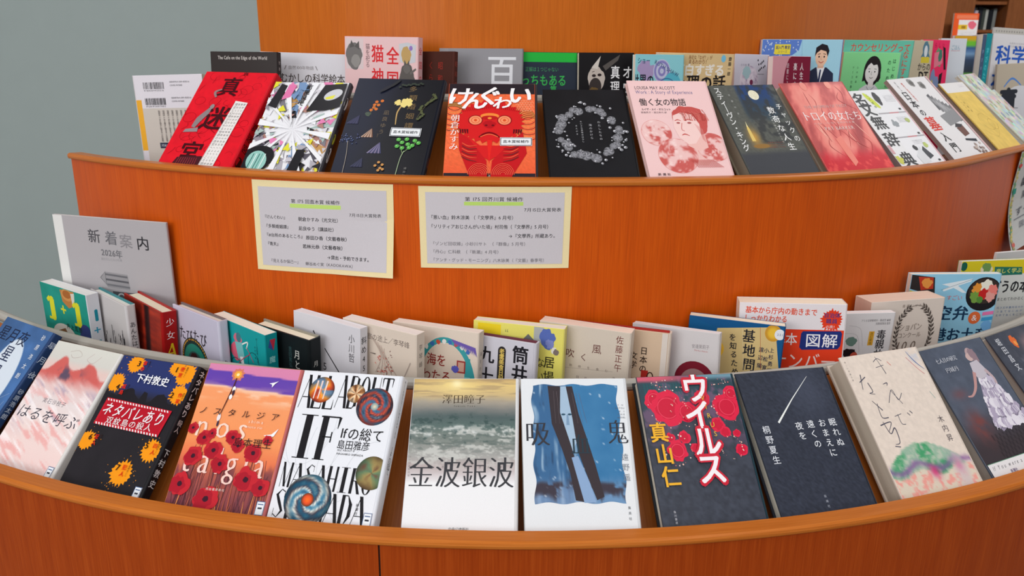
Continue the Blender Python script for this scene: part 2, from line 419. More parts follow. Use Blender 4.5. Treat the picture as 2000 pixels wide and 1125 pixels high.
POSE = {  # tier, angle round the stand, yaw, lean, roll, radial offset, height, width, height, thickness
 'F1_blue': (0, -0.5131, -0.0174, 0.7530, 0.0250, -0.0089, -0.0138, 0.1290, 0.1896, 0.0144),
 'F1_haru': (0, -0.4122, 0.0165, 0.7758, 0.0132, -0.0064, -0.0146, 0.1250, 0.1814, 0.0220),
 'F1_neta': (0, -0.3232, -0.0062, 0.7722, 0.0000, -0.0079, -0.0159, 0.1275, 0.1808, 0.0163),
 'F1_nost': (0, -0.2166, 0.1062, 0.7827, 0.0249, -0.0070, -0.0109, 0.1254, 0.1859, 0.0220),
 'F1_if': (0, -0.1335, -0.1254, 0.7201, -0.0514, -0.0063, -0.0111, 0.1312, 0.1835, 0.0209),
 'F1_kin': (0, -0.0301, -0.0160, 0.8228, -0.0295, -0.0032, -0.0087, 0.1303, 0.1892, 0.0220),
 'F1_kyu': (0, 0.0588, -0.0208, 0.8101, -0.0013, -0.0028, -0.0090, 0.1310, 0.1894, 0.0220),
 'F1_vir': (0, 0.1581, -0.0249, 0.8044, 0.0014, -0.0044, -0.0104, 0.1272, 0.1892, 0.0222),
 'F1_kir': (0, 0.2510, -0.0407, 0.8211, -0.0064, -0.0049, -0.0101, 0.1284, 0.1874, 0.0203),
 'F1_kimi': (0, 0.3567, -0.0608, 0.7634, -0.0289, -0.0018, -0.0088, 0.1292, 0.1928, 0.0307),
 'F1_gold': (0, 0.4569, -0.0571, 0.7788, -0.0434, -0.0027, -0.0107, 0.1300, 0.1886, 0.0300),
 'F1_dark': (0, 0.5816, -0.0418, 0.7896, -0.0270, -0.0147, -0.0226, 0.1290, 0.1917, 0.0189),
 'F2_red': (1, -0.4528, 0.1514, 0.7549, 0.0188, -0.0109, -0.0099, 0.1364, 0.1984, 0.0185),
 'F2_prism': (1, -0.3082, 0.0800, 0.7662, -0.0047, -0.0102, -0.0125, 0.1281, 0.1841, 0.0121),
 'F2_black': (1, -0.1701, 0.0084, 0.7612, 0.0162, -0.0030, -0.0095, 0.1367, 0.1884, 0.0123),
 'F2_ken': (1, -0.0253, 0.0184, 0.8079, -0.0062, -0.0037, -0.0089, 0.1320, 0.1887, 0.0220),
 'F2_wreath': (1, 0.1064, -0.0500, 0.8388, -0.0097, -0.0067, -0.0111, 0.1273, 0.1877, 0.0140),
 'F2_work': (1, 0.2332, -0.0520, 0.7567, -0.0019, -0.0043, -0.0090, 0.1285, 0.1892, 0.0105),
 'F2_king': (1, 0.3768, -0.0367, 0.7778, -0.0299, -0.0049, -0.0124, 0.1255, 0.1907, 0.0277),
 'F2_troy': (1, 0.5268, -0.2094, 0.7913, -0.0474, -0.0132, -0.0110, 0.1337, 0.1989, 0.0151),
 'F2_jiten': (1, 0.6930, -0.1833, 0.7971, -0.0496, -0.0111, -0.0109, 0.1276, 0.1821, 0.0220),
 'F2_haka': (1, 0.9604, -0.4606, 0.8166, -0.0899, -0.0017, -0.0131, 0.1428, 0.2238, 0.0086),
 'F2_yel': (1, 1.1686, -0.5053, 0.8064, -0.0544, 0.0744, -0.0112, 0.1343, 0.2056, 0.0228),
 'F2_flo': (1, 1.3304, -0.5887, 0.8291, -0.0780, 0.1756, -0.0089, 0.1437, 0.2389, 0.0089),
 'F2_flob': (1, 1.4414, -0.6270, 0.8160, -0.0651, 0.2568, -0.0205, 0.1331, 0.1941, 0.0082),
 'B1_book': (0, -0.5012, 0.2276, -0.0171, 0.0057, -0.2744, -0.0515, 0.2147, 0.3144, 0.0045),
 'B1_1p1': (0, -0.5461, 0.0017, -0.0216, 0.0278, -0.2198, -0.0503, 0.1292, 0.2049, 0.0198),
 'B1_anta': (0, -0.4795, -0.2383, -0.0021, 0.0163, -0.2338, -0.0511, 0.1292, 0.2000, 0.0153),
 'B1_sho': (0, -0.4327, -0.2884, 0.0402, 0.0412, -0.2339, -0.0485, 0.1279, 0.1970, 0.0234),
 'B1_tabi': (0, -0.3419, -0.3430, 0.0049, 0.0080, -0.2277, -0.0515, 0.1262, 0.2017, 0.0155),
 'B1_majo': (0, -0.2839, -0.3758, -0.0054, 0.0358, -0.2190, -0.0498, 0.1277, 0.1954, 0.0192),
 'B1_tsuki': (0, -0.2387, -0.2944, -0.0172, 0.0585, -0.2241, -0.0489, 0.1095, 0.1895, 0.0230),
 'B1_naname': (0, -0.1913, -0.3743, 0.0289, 0.0316, -0.2279, -0.0497, 0.1271, 0.2087, 0.0149),
 'B1_tabino': (0, -0.1299, -0.3796, 0.0033, 0.0292, -0.2194, -0.0502, 0.1250, 0.2086, 0.0184),
 'B1_umi': (0, -0.0759, -0.2386, 0.0575, 0.0223, -0.2221, -0.0496, 0.1270, 0.2053, 0.0186),
 'B1_tsutsui': (0, -0.0190, -0.3350, 0.0592, 0.0241, -0.2213, -0.0497, 0.1270, 0.1940, 0.0147),
 'B1_ibasho': (0, 0.0094, -0.2483, 0.0408, 0.0191, -0.2356, -0.0501, 0.1273, 0.2082, 0.0192),
 'B1_kaze': (0, 0.0758, -0.4220, 0.0285, 0.0230, -0.2319, -0.0499, 0.1280, 0.2069, 0.0242),
 'B1_nihon': (0, 0.1190, -0.4166, 0.0358, 0.0120, -0.2369, -0.0508, 0.1290, 0.2017, 0.0157),
 'B1_arch': (0, 0.1765, -0.6906, 0.0522, -0.0400, -0.2243, -0.0490, 0.1231, 0.1995, 0.0122),
 'B1_kichi': (0, 0.2396, -0.5522, 0.0290, 0.0205, -0.2306, -0.0502, 0.1295, 0.2073, 0.0185),
 'B1_orange': (0, 0.3106, -0.4665, 0.0102, -0.0347, -0.2200, -0.0493, 0.1449, 0.2282, 0.0308),
 'B1_doku': (0, 0.4095, -0.2524, -0.0319, 0.0143, -0.2513, -0.0512, 0.1290, 0.1960, 0.0120),
 'B1_chopin': (0, 0.4901, -0.2893, -0.0109, -0.0175, -0.2379, -0.0510, 0.1288, 0.2069, 0.0388),
 'B1_sora': (0, 0.5958, -0.5606, -0.0349, -0.0082, -0.2505, -0.0515, 0.1503, 0.2301, 0.0115),
 'B1_yel': (0, 0.7451, -0.5122, 0.0210, 0.0122, -0.2453, -0.0508, 0.1820, 0.2241, 0.0082),
 'B2_bar': (1, -0.6203, 0.4701, 0.0080, -0.0333, -0.1171, -0.0498, 0.1299, 0.1792, 0.0221),
 'B2_cafe': (1, -0.4994, 0.2373, 0.0556, 0.0078, -0.1684, -0.0509, 0.1286, 0.2193, 0.0118),
 'B2_sci': (1, -0.4147, 0.4038, 0.0570, 0.0234, -0.2466, -0.0495, 0.1784, 0.2176, 0.0090),
 'B2_neko': (1, -0.2604, -0.1445, 0.0232, 0.0226, -0.2478, -0.0501, 0.1433, 0.2439, 0.0149),
 'B2_showa': (1, -0.1680, -0.3737, 0.0624, 0.0068, -0.2537, -0.0510, 0.1000, 0.2227, 0.0121),
 'B2_hyaku': (1, -0.0659, -0.0534, 0.1055, 0.0003, -0.2682, -0.0511, 0.1427, 0.2298, 0.0096),
 'B2_green': (1, 0.0755, 0.0042, 0.0543, 0.0012, -0.2858, -0.0516, 0.0979, 0.2247, 0.0090),
 'B2_pup': (1, 0.1904, -0.0379, 0.0539, -0.0110, -0.2697, -0.0509, 0.0960, 0.2242, 0.0120),
 'B2_teal': (1, 0.2773, -0.0121, 0.0545, -0.0030, -0.2246, -0.0513, 0.0880, 0.2218, 0.0116),
 'B2_beige': (1, 0.3612, -0.1814, -0.0443, 0.0056, -0.2529, -0.0517, 0.1343, 0.2255, 0.0197),
 'B2_lav': (1, 0.5338, -0.1001, 0.0558, 0.0003, -0.2647, -0.0515, 0.0800, 0.2280, 0.0100),
 'B2_mar': (1, 0.5907, -0.0515, 0.0544, -0.0112, -0.2147, -0.0509, 0.1000, 0.2244, 0.0120),
 'B2_man': (1, 0.6615, -0.6601, -0.0039, -0.0067, -0.2517, -0.0516, 0.1500, 0.2562, 0.0119),
 'B2_girl': (1, 0.9933, -0.9763, -0.0273, 0.0060, -0.2275, -0.0517, 0.1214, 0.2421, 0.0115),
 'B2_couns': (1, 1.0222, -1.0105, -0.0533, 0.0017, -0.2229, -0.0520, 0.1487, 0.2677, 0.0117),
 'B2_dt': (1, 1.2495, -0.8520, 0.0426, -0.0092, -0.1249, -0.0513, 0.1000, 0.2768, 0.0080),
 'B2_pink': (1, 1.3326, -1.0016, 0.0423, -0.0059, -0.0681, -0.0515, 0.0850, 0.2821, 0.0080),
 'B2_white': (1, 1.4281, -1.0529, 0.0385, -0.0206, 0.0066, -0.0509, 0.0900, 0.2898, 0.0080),
 'B2_land': (1, 1.4738, -1.0923, 0.0355, -0.0177, 0.0547, -0.0511, 0.0796, 0.2999, 0.0080),
 'B1_white': (0, 0.8805, -0.4605, -0.0407, 0.0240, -0.2522, -0.0499, 0.1820, 0.2147, 0.0052),
 'B2_kagaku': (1, 1.6300, -1.3457, 0.0849, 0.0247, 0.3282, -0.0490, 0.2100, 0.3307, 0.0060),
 'B2_iku': (1, 1.6241, -1.2984, 0.0794, -0.0524, 0.3423, -0.0469, 0.1820, 0.2355, 0.0060),
 'B2_spa': (1, 1.4983, -1.1015, 0.0948, -0.0118, 0.1178, -0.0491, 0.0215, 0.3043, 0.0301),
 'B2_spb': (1, 1.4800, -1.0893, 0.0496, 0.0004, 0.1044, -0.0506, 0.0137, 0.3036, 0.0298),
 'B2_spc': (1, 1.5157, -1.1165, 0.0245, 0.0006, 0.1322, -0.0514, 0.0221, 0.3082, 0.0303),
}

# ------------------------------------------------------------------ the curved display stand
BEND = .80                                   # angle where the round front runs on as a straight one
class Path:
    def __init__(s, tier, th0, straight, bend=BEND, R=None):
        s.cx, s.cy, s.R, _ = TIER[tier]
        if R: s.R = R
        s.th0, s.bend = th0, bend; s.arc = s.R*(bend-th0); s.L = s.arc+straight
    def at(s, q):
        """point and outward direction at arc length q"""
        if q <= s.arc: th = s.th0+q/s.R; ex = 0
        else: th = s.bend; ex = q-s.arc
        n = (math.sin(th), -math.cos(th)); t = (math.cos(th), math.sin(th))
        return (s.cx+s.R*n[0]+ex*t[0], s.cy+s.R*n[1]+ex*t[1]), n
def sweep(name, path, prof, mat, parent, q0=0., q1=None, step=.03, bevel=0.):
    """closed profile [(outward, height)] swept along the path, capped, with length/height UVs"""
    q1 = path.L if q1 is None else q1
    ks = max(2, int((q1-q0)/step)+1); qs = [q0+(q1-q0)*i/(ks-1) for i in range(ks)]
    n = len(prof); V = []; F = []; U = []
    per = [0.]
    for i in range(n): per.append(per[-1]+math.dist(prof[i], prof[(i+1) % n]))
    for q in qs:
        (x, y), d = path.at(q)
        V += [(x+d[0]*o, y+d[1]*o, CZ+z) for o, z in prof]
    for i in range(ks-1):
        for j in range(n):
            k = (j+1) % n
            F.append([i*n+j, (i+1)*n+j, (i+1)*n+k, i*n+k][::-1]); U += [(qs[i], per[j]), (qs[i+1], per[j]), (qs[i+1], per[j+1]), (qs[i], per[j+1])][::-1]
    for base, rev in ((0, False), ((ks-1)*n, True)):
        f = [base+j for j in range(n)]; F.append(f[::-1] if rev else f)
        uv = [(o, z) for o, z in prof]; U += uv[::-1] if rev else uv
    me = bpy.data.meshes.new(name); me.from_pydata(V, [], F)
    uvl = me.uv_layers.new(name='UVMap')
    uvl.data.foreach_set('uv', np.array(U, np.float32).ravel())
    bm = bmesh.new(); bm.from_mesh(me); bmesh.ops.recalc_face_normals(bm, faces=bm.faces); bm.to_mesh(me); bm.free()
    o = link(name, me, mat, parent)
    return o

LEANS = math.radians(45)
stand = empty('display_stand', 'large curved orange cherry-wood tiered display stand holding the books', 'display stand')
def tier_parts(path, z, floor_to, backwall, mat, seam=None, rest0=0., rest1=None):
    """rounded edge band, front panel, ledge, sloping back rest, grey divider rail and the shelf behind it"""
    lip = [(.005, z-.0085), (0, z-.004), (0, z-.0012), (.0012, z), (.0205, z), (.0232, z-.0018), (.024, z-.0045), (.0236, z-.0072), (.0225, z-.009), (.012, z-.0105)]
    sweep('edge_band', path, lip, M_LIP, stand, step=.02)
    pan = [(.003, floor_to), (.0185, floor_to), (.0185, z-.0093), (.003, z-.0093)]
    if seam:
        sweep('front_panel', path, pan, mat, stand, 0, seam-.0011)
        sweep('front_panel', path, pan, mat, stand, seam+.0011, None)
        sweep('panel_joint', path, [(.004, floor_to), (.0165, floor_to), (.0165, z-.01), (.004, z-.01)], M_DARK, stand, seam-.0011, seam+.0011, step=.002)
    else: sweep('front_panel', path, pan, mat, stand)
    # ledge under the front books, 45 degrees, and the sloping rest behind them
    k = .0486; c, s_ = math.cos(LEANS), math.sin(LEANS)
    a0 = (.00502, z-.00502); a1 = (a0[0]-k*c, a0[1]-k*s_)
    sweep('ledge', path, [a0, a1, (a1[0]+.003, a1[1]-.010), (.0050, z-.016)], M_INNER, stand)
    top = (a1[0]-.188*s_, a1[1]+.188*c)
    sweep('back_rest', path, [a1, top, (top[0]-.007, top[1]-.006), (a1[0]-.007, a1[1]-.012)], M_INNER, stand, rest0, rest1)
    rx, rz = top[0]-.013, top[1]+.003
    sweep('divider_rail', path, [(rx+.0075*math.cos(q), rz+.0085*math.sin(q)) for q in np.linspace(0, 2*math.pi, 12, endpoint=False)], M_RAIL, stand, rest0, rest1)
    fz = z-.0525
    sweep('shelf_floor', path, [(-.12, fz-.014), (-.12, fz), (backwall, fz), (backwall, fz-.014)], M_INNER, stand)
PA = Path(0, -.70, 1.0); PB = Path(1, -.713, 1.2); PC = Path(1, -.622, .86, R=.82)
zA, zB = TIER[0][3], TIER[1][3]
tier_parts(PA, zA, -CZ+.06, -.345, M_WOOD_SHADED, seam=PA.R*(-.0841+.70))
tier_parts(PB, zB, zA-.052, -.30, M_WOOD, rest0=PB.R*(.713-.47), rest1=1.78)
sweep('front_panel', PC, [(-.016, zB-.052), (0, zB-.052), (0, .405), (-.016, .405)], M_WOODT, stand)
sweep('edge_band', PC, [(-.018, .405), (.004, .405), (.006, .412), (.004, .419), (-.018, .419)], M_LIP, stand)
sweep('plinth', PA, [(-.02, -CZ), (0, -CZ), (0, -CZ+.06), (-.02, -CZ+.06)], M_DARK, stand)
def end_board(path, prof):
    sweep('end_panel', path, prof, M_WOOD, stand, .0005, .0125, step=.012)
end_board(PA, [(.002, -CZ+.06), (.002, zA-.014), (-.045, zA-.06), (-.345, zA-.067), (-.345, -CZ+.06)])
end_board(PB, [(.002, zA-.067), (.002, zB-.014), (-.045, zB-.06), (-.30, zB-.067), (-.30, zA-.067)])

# ------------------------------------------------------------------ the room
def quad_box(name, x0, x1, y0, y1, z0, z1, mat, kind=None, parent=None, uv=True):
    v = [(x, y, z) for z in (z0, z1) for y in (y0, y1) for x in (x0, x1)]
    f = [[0, 2, 3, 1], [4, 5, 7, 6], [0, 1, 5, 4], [2, 6, 7, 3], [0, 4, 6, 2], [1, 3, 7, 5]]
    me = bpy.data.meshes.new(name); me.from_pydata(v, [], f)
    l = me.uv_layers.new(name='UVMap')
    for p in me.polygons:
        n = p.normal
        for li in p.loop_indices:
            c = me.vertices[me.loops[li].vertex_index].co
            l.data[li].uv = (c.x, c.y) if abs(n.z) > .5 else (c.x+c.y, c.z)
    o = link(name, me, mat, parent)
    if kind: o['kind'] = kind
    return o
quad_box('floor', -4, 7, -3, 8.1, -.05, 0, M_FLOOR, 'structure')
quad_box('ceiling', -4, 7, -3, 8.1, 2.95, 3.0, M_CEIL, 'structure')
quad_box('wall_back', -4, 7, 8.0, 8.1, 0, 2.95, M_WALL, 'structure')
quad_box('wall_left', -4, 1.0, 2.75, 2.85, 0, 2.95, M_WALL, 'structure')
quad_box('baseboard_left', -4, 1.0, 2.735, 2.75, 0, .08, M_DARK, 'structure')

# ------------------------------------------------------------------ notices taped to the riser
RF = TIER[1][2]+.0185
def notice(label, corners, art, lift=None):
    """card backing with a printed sheet, both following the curved panel; corners (angle, height) TL TR BR BL"""
    (a0, b0), (a1, b1), (a2, b2), (a3, b3) = corners
    cx, cy = TIER[1][0], TIER[1][1]
    zt = TIER[1][3]*0
    def at(u, v, off):
        th = (a0*(1-u)+a1*u)*(1-v)+(a3*(1-u)+a2*u)*v; zz = (b0*(1-u)+b1*u)*(1-v)+(b3*(1-u)+b2*u)*v
        r = RF+off+(lift(u, v) if lift else 0)
        return (cx+r*math.sin(th), cy-r*math.cos(th), CZ+zz)
    root = empty('notice', label, 'notice', 'prize notices on the riser')
    p = at(.5, 1, 0); root.location = p
    def sheet(name, o0, o1, u0, u1, v0, v1, col, art=None):
        nx, ny = 16, 8; V = []; F = []
        for o in (o1, o0):
            V += [at(u0+(u1-u0)*i/nx, v0+(v1-v0)*j/ny, o) for j in range(ny+1) for i in range(nx+1)]
        K = (nx+1)*(ny+1); G = lambda i, j: j*(nx+1)+i
        for j in range(ny):
            for i in range(nx):
                q = [G(i, j), G(i, j+1), G(i+1, j+1), G(i+1, j)]; F += [q, [x+K for x in q[::-1]]]
        for i in range(nx): F += [[G(i, 0), G(i+1, 0), G(i+1, 0)+K, G(i, 0)+K], [G(i+1, ny), G(i, ny), G(i, ny)+K, G(i+1, ny)+K]]
        for j in range(ny): F += [[G(0, j+1), G(0, j), G(0, j)+K, G(0, j+1)+K], [G(nx, j), G(nx, j+1), G(nx, j+1)+K, G(nx, j)+K]]
        P = [(V, F, lin(col))]
        if art: P.append(art.geom(lambda X, Y, L: np.array([at(u0+(u1-u0)*x/art.W, v0+(v1-v0)*y/art.H, o1+l) for x, y, l in zip(X, Y, L)]).reshape(-1, 3)))
        o = link(name, ink_mesh(name, P), M_PAPER, root)
        o.matrix_parent_inverse = Matrix.Translation(-Vector(p))
        return o
    sheet('backing_card', .0004, .0009, 0, 1, 0, 1, (240, 222, 172))
    sheet('printed_sheet', .0010, .0012, .045, .955, .07, .945, (206, 200, 204), art)
BK, GR = (42, 40, 44), (120, 116, 120)
A = Art(200, 120, (206, 200, 204))
A.grid(52, 23.5, 132, 29.5, 14, 1, lambda X, Y: np.tile((196., 224, 120), (len(X), 1)))
A.ht('第 175 回直木賞 候補作', 54, 131, 19.5, 6.6, BK, bold=.006)
A.ht('7月15日大賞発表', 144, 192, 37, 6, BK)
for t, u0, u1, t2, v0, v1, y in (('『けんぐわい』', 6, 46, '朝倉かすみ（光文社）', 64, 131, 45), ('『多類婚姻譚』', 7, 51, '凪良ゆう（講談社）', 64, 124, 59), ('『#台所のあるところ』', 7, 73, '原田ひ香（文藝春秋）', 75, 144, 72.5), ('『青天』', 8, 32, '若林元恭（文藝春秋）', 69, 137, 86)):
    A.ht(t, u0, u1, y, 6.4, BK, bold=.004); A.ht(t2, v0, v1, y+1, 6.8, BK, bold=.006)
A.ht('→貸出・予約できます。', 107, 177, 102, 6.8, BK, bold=.006)
A.ht('『見えるか保己一』', 12, 64, 112, 6.2, GR); A.ht('蝉谷めぐ実（KADOKAWA）', 72, 152, 113.5, 6.2, GR)
notice('cream card notice with five title lines, left of the two on the riser', [(-.3282, -.142), (-.1404, -.1403), (-.1414, -.2699), (-.3292, -.2736)], A, lift=lambda u, v: .010*max(0, u-.55)*max(0, v-.4)*4)
A = Art(200, 110, (206, 200, 204))
A.grid(56, 14, 141, 19.5, 14, 1, lambda X, Y: np.tile((190., 220, 112), (len(X), 1)))
A.ht('第 175 回芥川賞 候補作', 57, 141, 10, 7, BK, bold=.006)
A.ht('7月15日大賞発表', 142, 196, 26, 6.4, BK, bold=.004)
for t, x0, x1, y, c in (('「悪い血」鈴木涼美 （『文學界』6 月号）', 4, 131, 38, BK), ('「ソリティアおじさんがいた頃」村司侑（『文學界』5 月号）', 4, 182, 52, BK), ('→『文學界』所蔵あり。', 120, 192, 66, BK), ('「ゾンビ回収婦」小砂川サト  （『群像』5 月号）', 6, 149, 78.5, GR), ('「丹心」仁科斂  （『新潮』4 月号）', 6, 110, 91, GR), ('「アンチ・グッド・モーニング」八木詠美（『文藝』春季号）', 6, 177, 104, GR)):
    A.ht(t, x0, x1, y, 7 if c is BK else 6.4, c, bold=.006 if c is BK else 0)
notice('wider cream card notice right of the two on the riser', [(-.1099, -.1414), (.0717, -.1394), (.0705, -.2524), (-.1087, -.255)], A)

# ------------------------------------------------------------------ cover art helpers
W, K = (244, 243, 244), (30, 28, 32)
def spine(key, base, *cols, foot=None):
    """spine print: cols = (text, size mm, y0, y1, colour[, x fraction])"""
    t = POSE[key][9]*1000
    s = Art(t, 188, base)
    for c in cols: s.vt(c[0], t*(c[5] if len(c) > 5 else .5), c[2], c[3], min(c[1], t*.8), c[4], bold=.01)
    return s
def cover_noise(c, amp=.12, f=.05, seed=1):
    c = np.array(c, float)
    return lambda X, Y: np.clip(c*(1-amp+2*amp*fbm(X*f, Y*f, seed)[:, None]), 0, 255)
def swirl(pal, k=2.5, tw=5, seed=0):
    pal = np.array(pal, float)
    def f(r, a):
        t = (np.sin(a*k+r*tw)*.5+.5)*.6+fbm(r*3+seed, a*2, seed)*.4
        c = ramp(t, [(i/(len(pal)-1), p) for i, p in enumerate(pal)])
        return np.clip(c*(1.1-.45*r[:, None]**4), 0, 255)
    return f

# ---- lower tier, front row
a = Art(base=(62, 100, 152))
a.grid(0, 0, 130, 188, 26, 38, cover_noise((66, 104, 156), .22, .03, 3))
a.ell(74, 84, 34, 62, (150, 175, 205), n=48, rot=-8).ell(74, 84, 32.5, 60, (214, 222, 232), n=48, rot=-8)
for i in range(26):
    r = random.Random(i); x = r.uniform(40, 128); y = r.uniform(95, 188)
    a.line([(x, y), (x-r.uniform(14, 40), y+r.uniform(20, 46))], [.3, .8, .2], (190, 206, 226))
a.ht('星月夜', 6, 86, 22, 24, (22, 34, 66)).vt('砂原浩太朗', 117, 4, 78, 9, (232, 236, 242))
a.vt('星月夜', 60, 34, 120, 26, (32, 44, 80))
book('F1_blue', 'blue hardcover with large white oval, leftmost of the lower front row', a,
     spine('F1_blue', (38, 62, 104), ('星月夜', 15, 6, 74, (196, 212, 232)), ('砂原浩太朗', 8, 84, 130, (190, 205, 225))), pages=(230, 224, 208))

a = Art(base=(226, 222, 214))
def f(X, Y):
    n = fbm(X*.06, Y*.06, 5); d = fbm((X*.9+Y*.45)*.025, (Y*.9-X*.45)*.13, 9)
    c = ramp(Y, [(0, (214, 212, 202)), (24, (210, 206, 198)), (34, (226, 196, 188)), (62, (228, 196, 192)), (85, (230, 216, 214)), (130, (238, 214, 208)), (188, (240, 210, 206))])
    ridge = 30+10*np.sin(X*.11+1)+8*(n-.5)*2+(X-65)**2*.002
    m = sstep(-2, 3, Y-ridge)*(1-sstep(44, 66, Y+14*(d-.5)))
    c = mix(c, (206, 88, 82), m*.9)
    c = mix(c, (96, 78, 98), m*sstep(.38, .55, n)*np.exp(-((X-52)/28)**2-((Y-46)/10)**2)*1.5)
    c = mix(c, (178, 160, 178), sstep(.55, .7, d)*sstep(55, 70, Y)*(1-sstep(90, 150, Y))*.8)
    c = mix(c, (236, 150, 146), sstep(.56, .72, fbm((X*.9+Y*.4)*.03, (Y*.9-X*.4)*.16, 21))*sstep(60, 90, Y)*.55)
    return mix(c, (250, 242, 242), sstep(.5, .75, fbm((X*.9+Y*.4)*.03, (Y*.9-X*.4)*.3, 33))*sstep(46, 76, Y)*.75)
a.grid(0, 0, 130, 188, 65, 94, f)
a.curve([(36, 12), (52, 8), (62, 15), (48, 20), (40, 16)], .7, (182, 168, 160)).curve([(84, 8), (76, 18), (90, 22), (100, 10)], .7, (190, 170, 166))
a.ht('実石沙枝子', 38, 86, 87, 8, (112, 104, 112)).ht('はるを呼ぶ', 4, 127, 108, 21, (66, 62, 74), sh=.12, y1=107)
book('F1_haru', 'pale pink hardcover painted with coral mountains, second from the left in the lower front row', a,
     spine('F1_haru', (222, 218, 214)), sticker=.004)

a = Art(base=(40, 37, 41))
a.grid(0, 0, 130, 188, 26, 38, lambda X, Y: mix(cover_noise((40, 37, 41), .12)(X, Y), (44, 54, 104), 1-sstep(40, 62, Y)))
sil = [(0, 62)]; rr = random.Random(4)
for i in range(40):
    x = 130*i/39; sil.append((x, 52+6*math.sin(x*.12)+rr.uniform(-2.5, 2.5)-(10 if 60 < x < 72 else 0)+(5 if 72 < x < 84 else 0)))
a.poly(sil+[(130, 72), (0, 72)], (34, 31, 36))
for i, (x, y, r) in enumerate(((28, 10, 13), (10, 40, 14), (98, 6, 12), (116, 14, 16), (119, 43, 14), (9, 124, 13), (117, 121, 15), (88, 156, 17))): a.splat(x, y, r, (244, 152, 24), i, 18)
for i in range(60):
    r = random.Random(i+90); cx, cy = r.choice([(9, 124), (88, 156), (117, 121), (28, 10)]); q = r.uniform(16, 28); an = r.uniform(0, 6.3)
    a.ell(cx+q*math.cos(an), cy+q*math.sin(an), r.uniform(.3, .9), c=(206, 130, 40), n=8)
for x, y, t, z in ((33, 9, '3', '事件'), (17, 46, '4', '孤島'), (98, 9, '1', '密室'), (110, 45, '2', '作家'), (14, 119, '6', '証人'), (108, 116, '5', '四人'), (80, 150, '7', '犯人')):
    a.ht(t, x-3, x+3, y, 11, (40, 26, 20), bold=.02).vt(z, x+10 if x < 100 else x+13, y-6, y+11, 7, (222, 40, 20), bold=.02)
    a.fine(x+4, 0, x+6, 2, (60, 30, 16), 2.2, int(x), True, 1) if 0 else a.vt('真相はここ', x+17 if x < 100 else x+18, y-6, y+9, 3, (50, 26, 20))
a.poly([(10, 63), (122, 66), (118, 103), (8, 101)], (196, 28, 46)).poly([(13, 67), (119, 70), (115.5, 99), (11.5, 97)], (182, 22, 40))
for k in range(22):
    u = k/22; x = 11+u*108
    a.poly([(x, 64.2+u*2.6), (x+2.4, 64.2+u*2.6), (x+4.2, 67+u*2.6), (x+1.8, 67+u*2.6)], (240, 226, 226)).poly([(x-1, 98+u*2), (x+1.4, 98+u*2), (x+3, 101+u*2), (x+.6, 101+u*2)], (240, 226, 226))
a.ht('ネタバレあり', 12, 118, 78, 20, (240, 230, 232), bold=.012, sh=.15, y1=80, sx=.82).ht('双紋島の殺人', 25, 104, 93, 11, (236, 214, 214), bold=.012)
a.ht('下村敦史', 40, 97, 29, 14, (240, 240, 244), bold=.02)
book('F1_neta', 'black and navy hardcover with orange splats and a red title plate', a,
     spine('F1_neta', (30, 28, 32)).rect(1, 0, 15.3, 96, (176, 24, 44)).vt('ネタバレあり', 8, 3, 70, 11, (240, 226, 228), bold=.02).vt('殺人', 8, 73, 92, 9, (236, 216, 216)).vt('下村敦史', 8, 112, 166, 11, (236, 236, 240), bold=.01), sticker=.004)

a = Art(base=(240, 145, 92))
def f(X, Y):
    n = fbm(X*.05, Y*.05, 2); e = Y-X*.055+3*(n-.5)
    c = ramp(e, [(0, (216, 132, 170)), (7.5, (214, 130, 172)), (8.5, (98, 66, 168)), (28, (104, 66, 168)), (28.8, (246, 196, 170)), (32, (244, 156, 104)), (95, (244, 150, 92)), (120, (232, 120, 78)), (150, (164, 82, 74)), (188, (120, 60, 72))])
    c = mix(c, (247, 206, 176), sstep(.52, .62, fbm(X*.02, Y*.12, 8))*np.exp(-((e-36)/9)**2)*.8)
    return mix(c, (112, 58, 68), sstep(.48, .6, fbm(X*.22, Y*.035, 12))*sstep(122, 140, Y)*.75)
a.grid(0, 0, 130, 188, 65, 94, f)
for r, c in ((9, (214, 120, 96)), (5.5, (242, 170, 60)), (2.2, (252, 236, 170))): a.splat(44, 13, r, c, 3, 10)
rr = random.Random(11)
for i in range(34):
    x = rr.uniform(2, 128); y = rr.uniform(95, 150); a.curve([(x, y), (x+rr.uniform(-4, 4), (y+188)/2), (x+rr.uniform(-8, 8), 188)], .55, (92, 52, 58))
for i in range(40):
    x = rr.uniform(0, 130); y = rr.uniform(120, 176); a.line([(x, 188), (x+rr.uniform(-4, 4), y)], [1.6, .3], rr.choice([(140, 70, 66), (100, 52, 62), (186, 96, 70), (226, 140, 84)]))
a.curve([(44, 18), (43, 30), (40, 48), (35, 75)], [1.2, 1.8, .8], (86, 40, 34)).ell(45, 33, 2.2, 3.6, W).ell(43.5, 44, 2.2, 3.4, W).ell(45.5, 38, 1.6, 4, (60, 40, 60)).ell(36, 72, 2.4, 5, (238, 226, 226)).ell(37, 80, 1.4, 4, (70, 50, 70))
a.poly([(92, 22), (99, 20), (104, 18), (100, 22), (97, 27), (96, 23)], W).poly([(104, 90), (114, 88), (122, 80), (118, 90), (112, 93)], W)
a.ht('nos', 3, 84, 83, 44, (246, 214, 196), mi=True, sx=.8).ht('talgia', 2, 122, 126, 50, (246, 206, 194), mi=True, sx=.72)
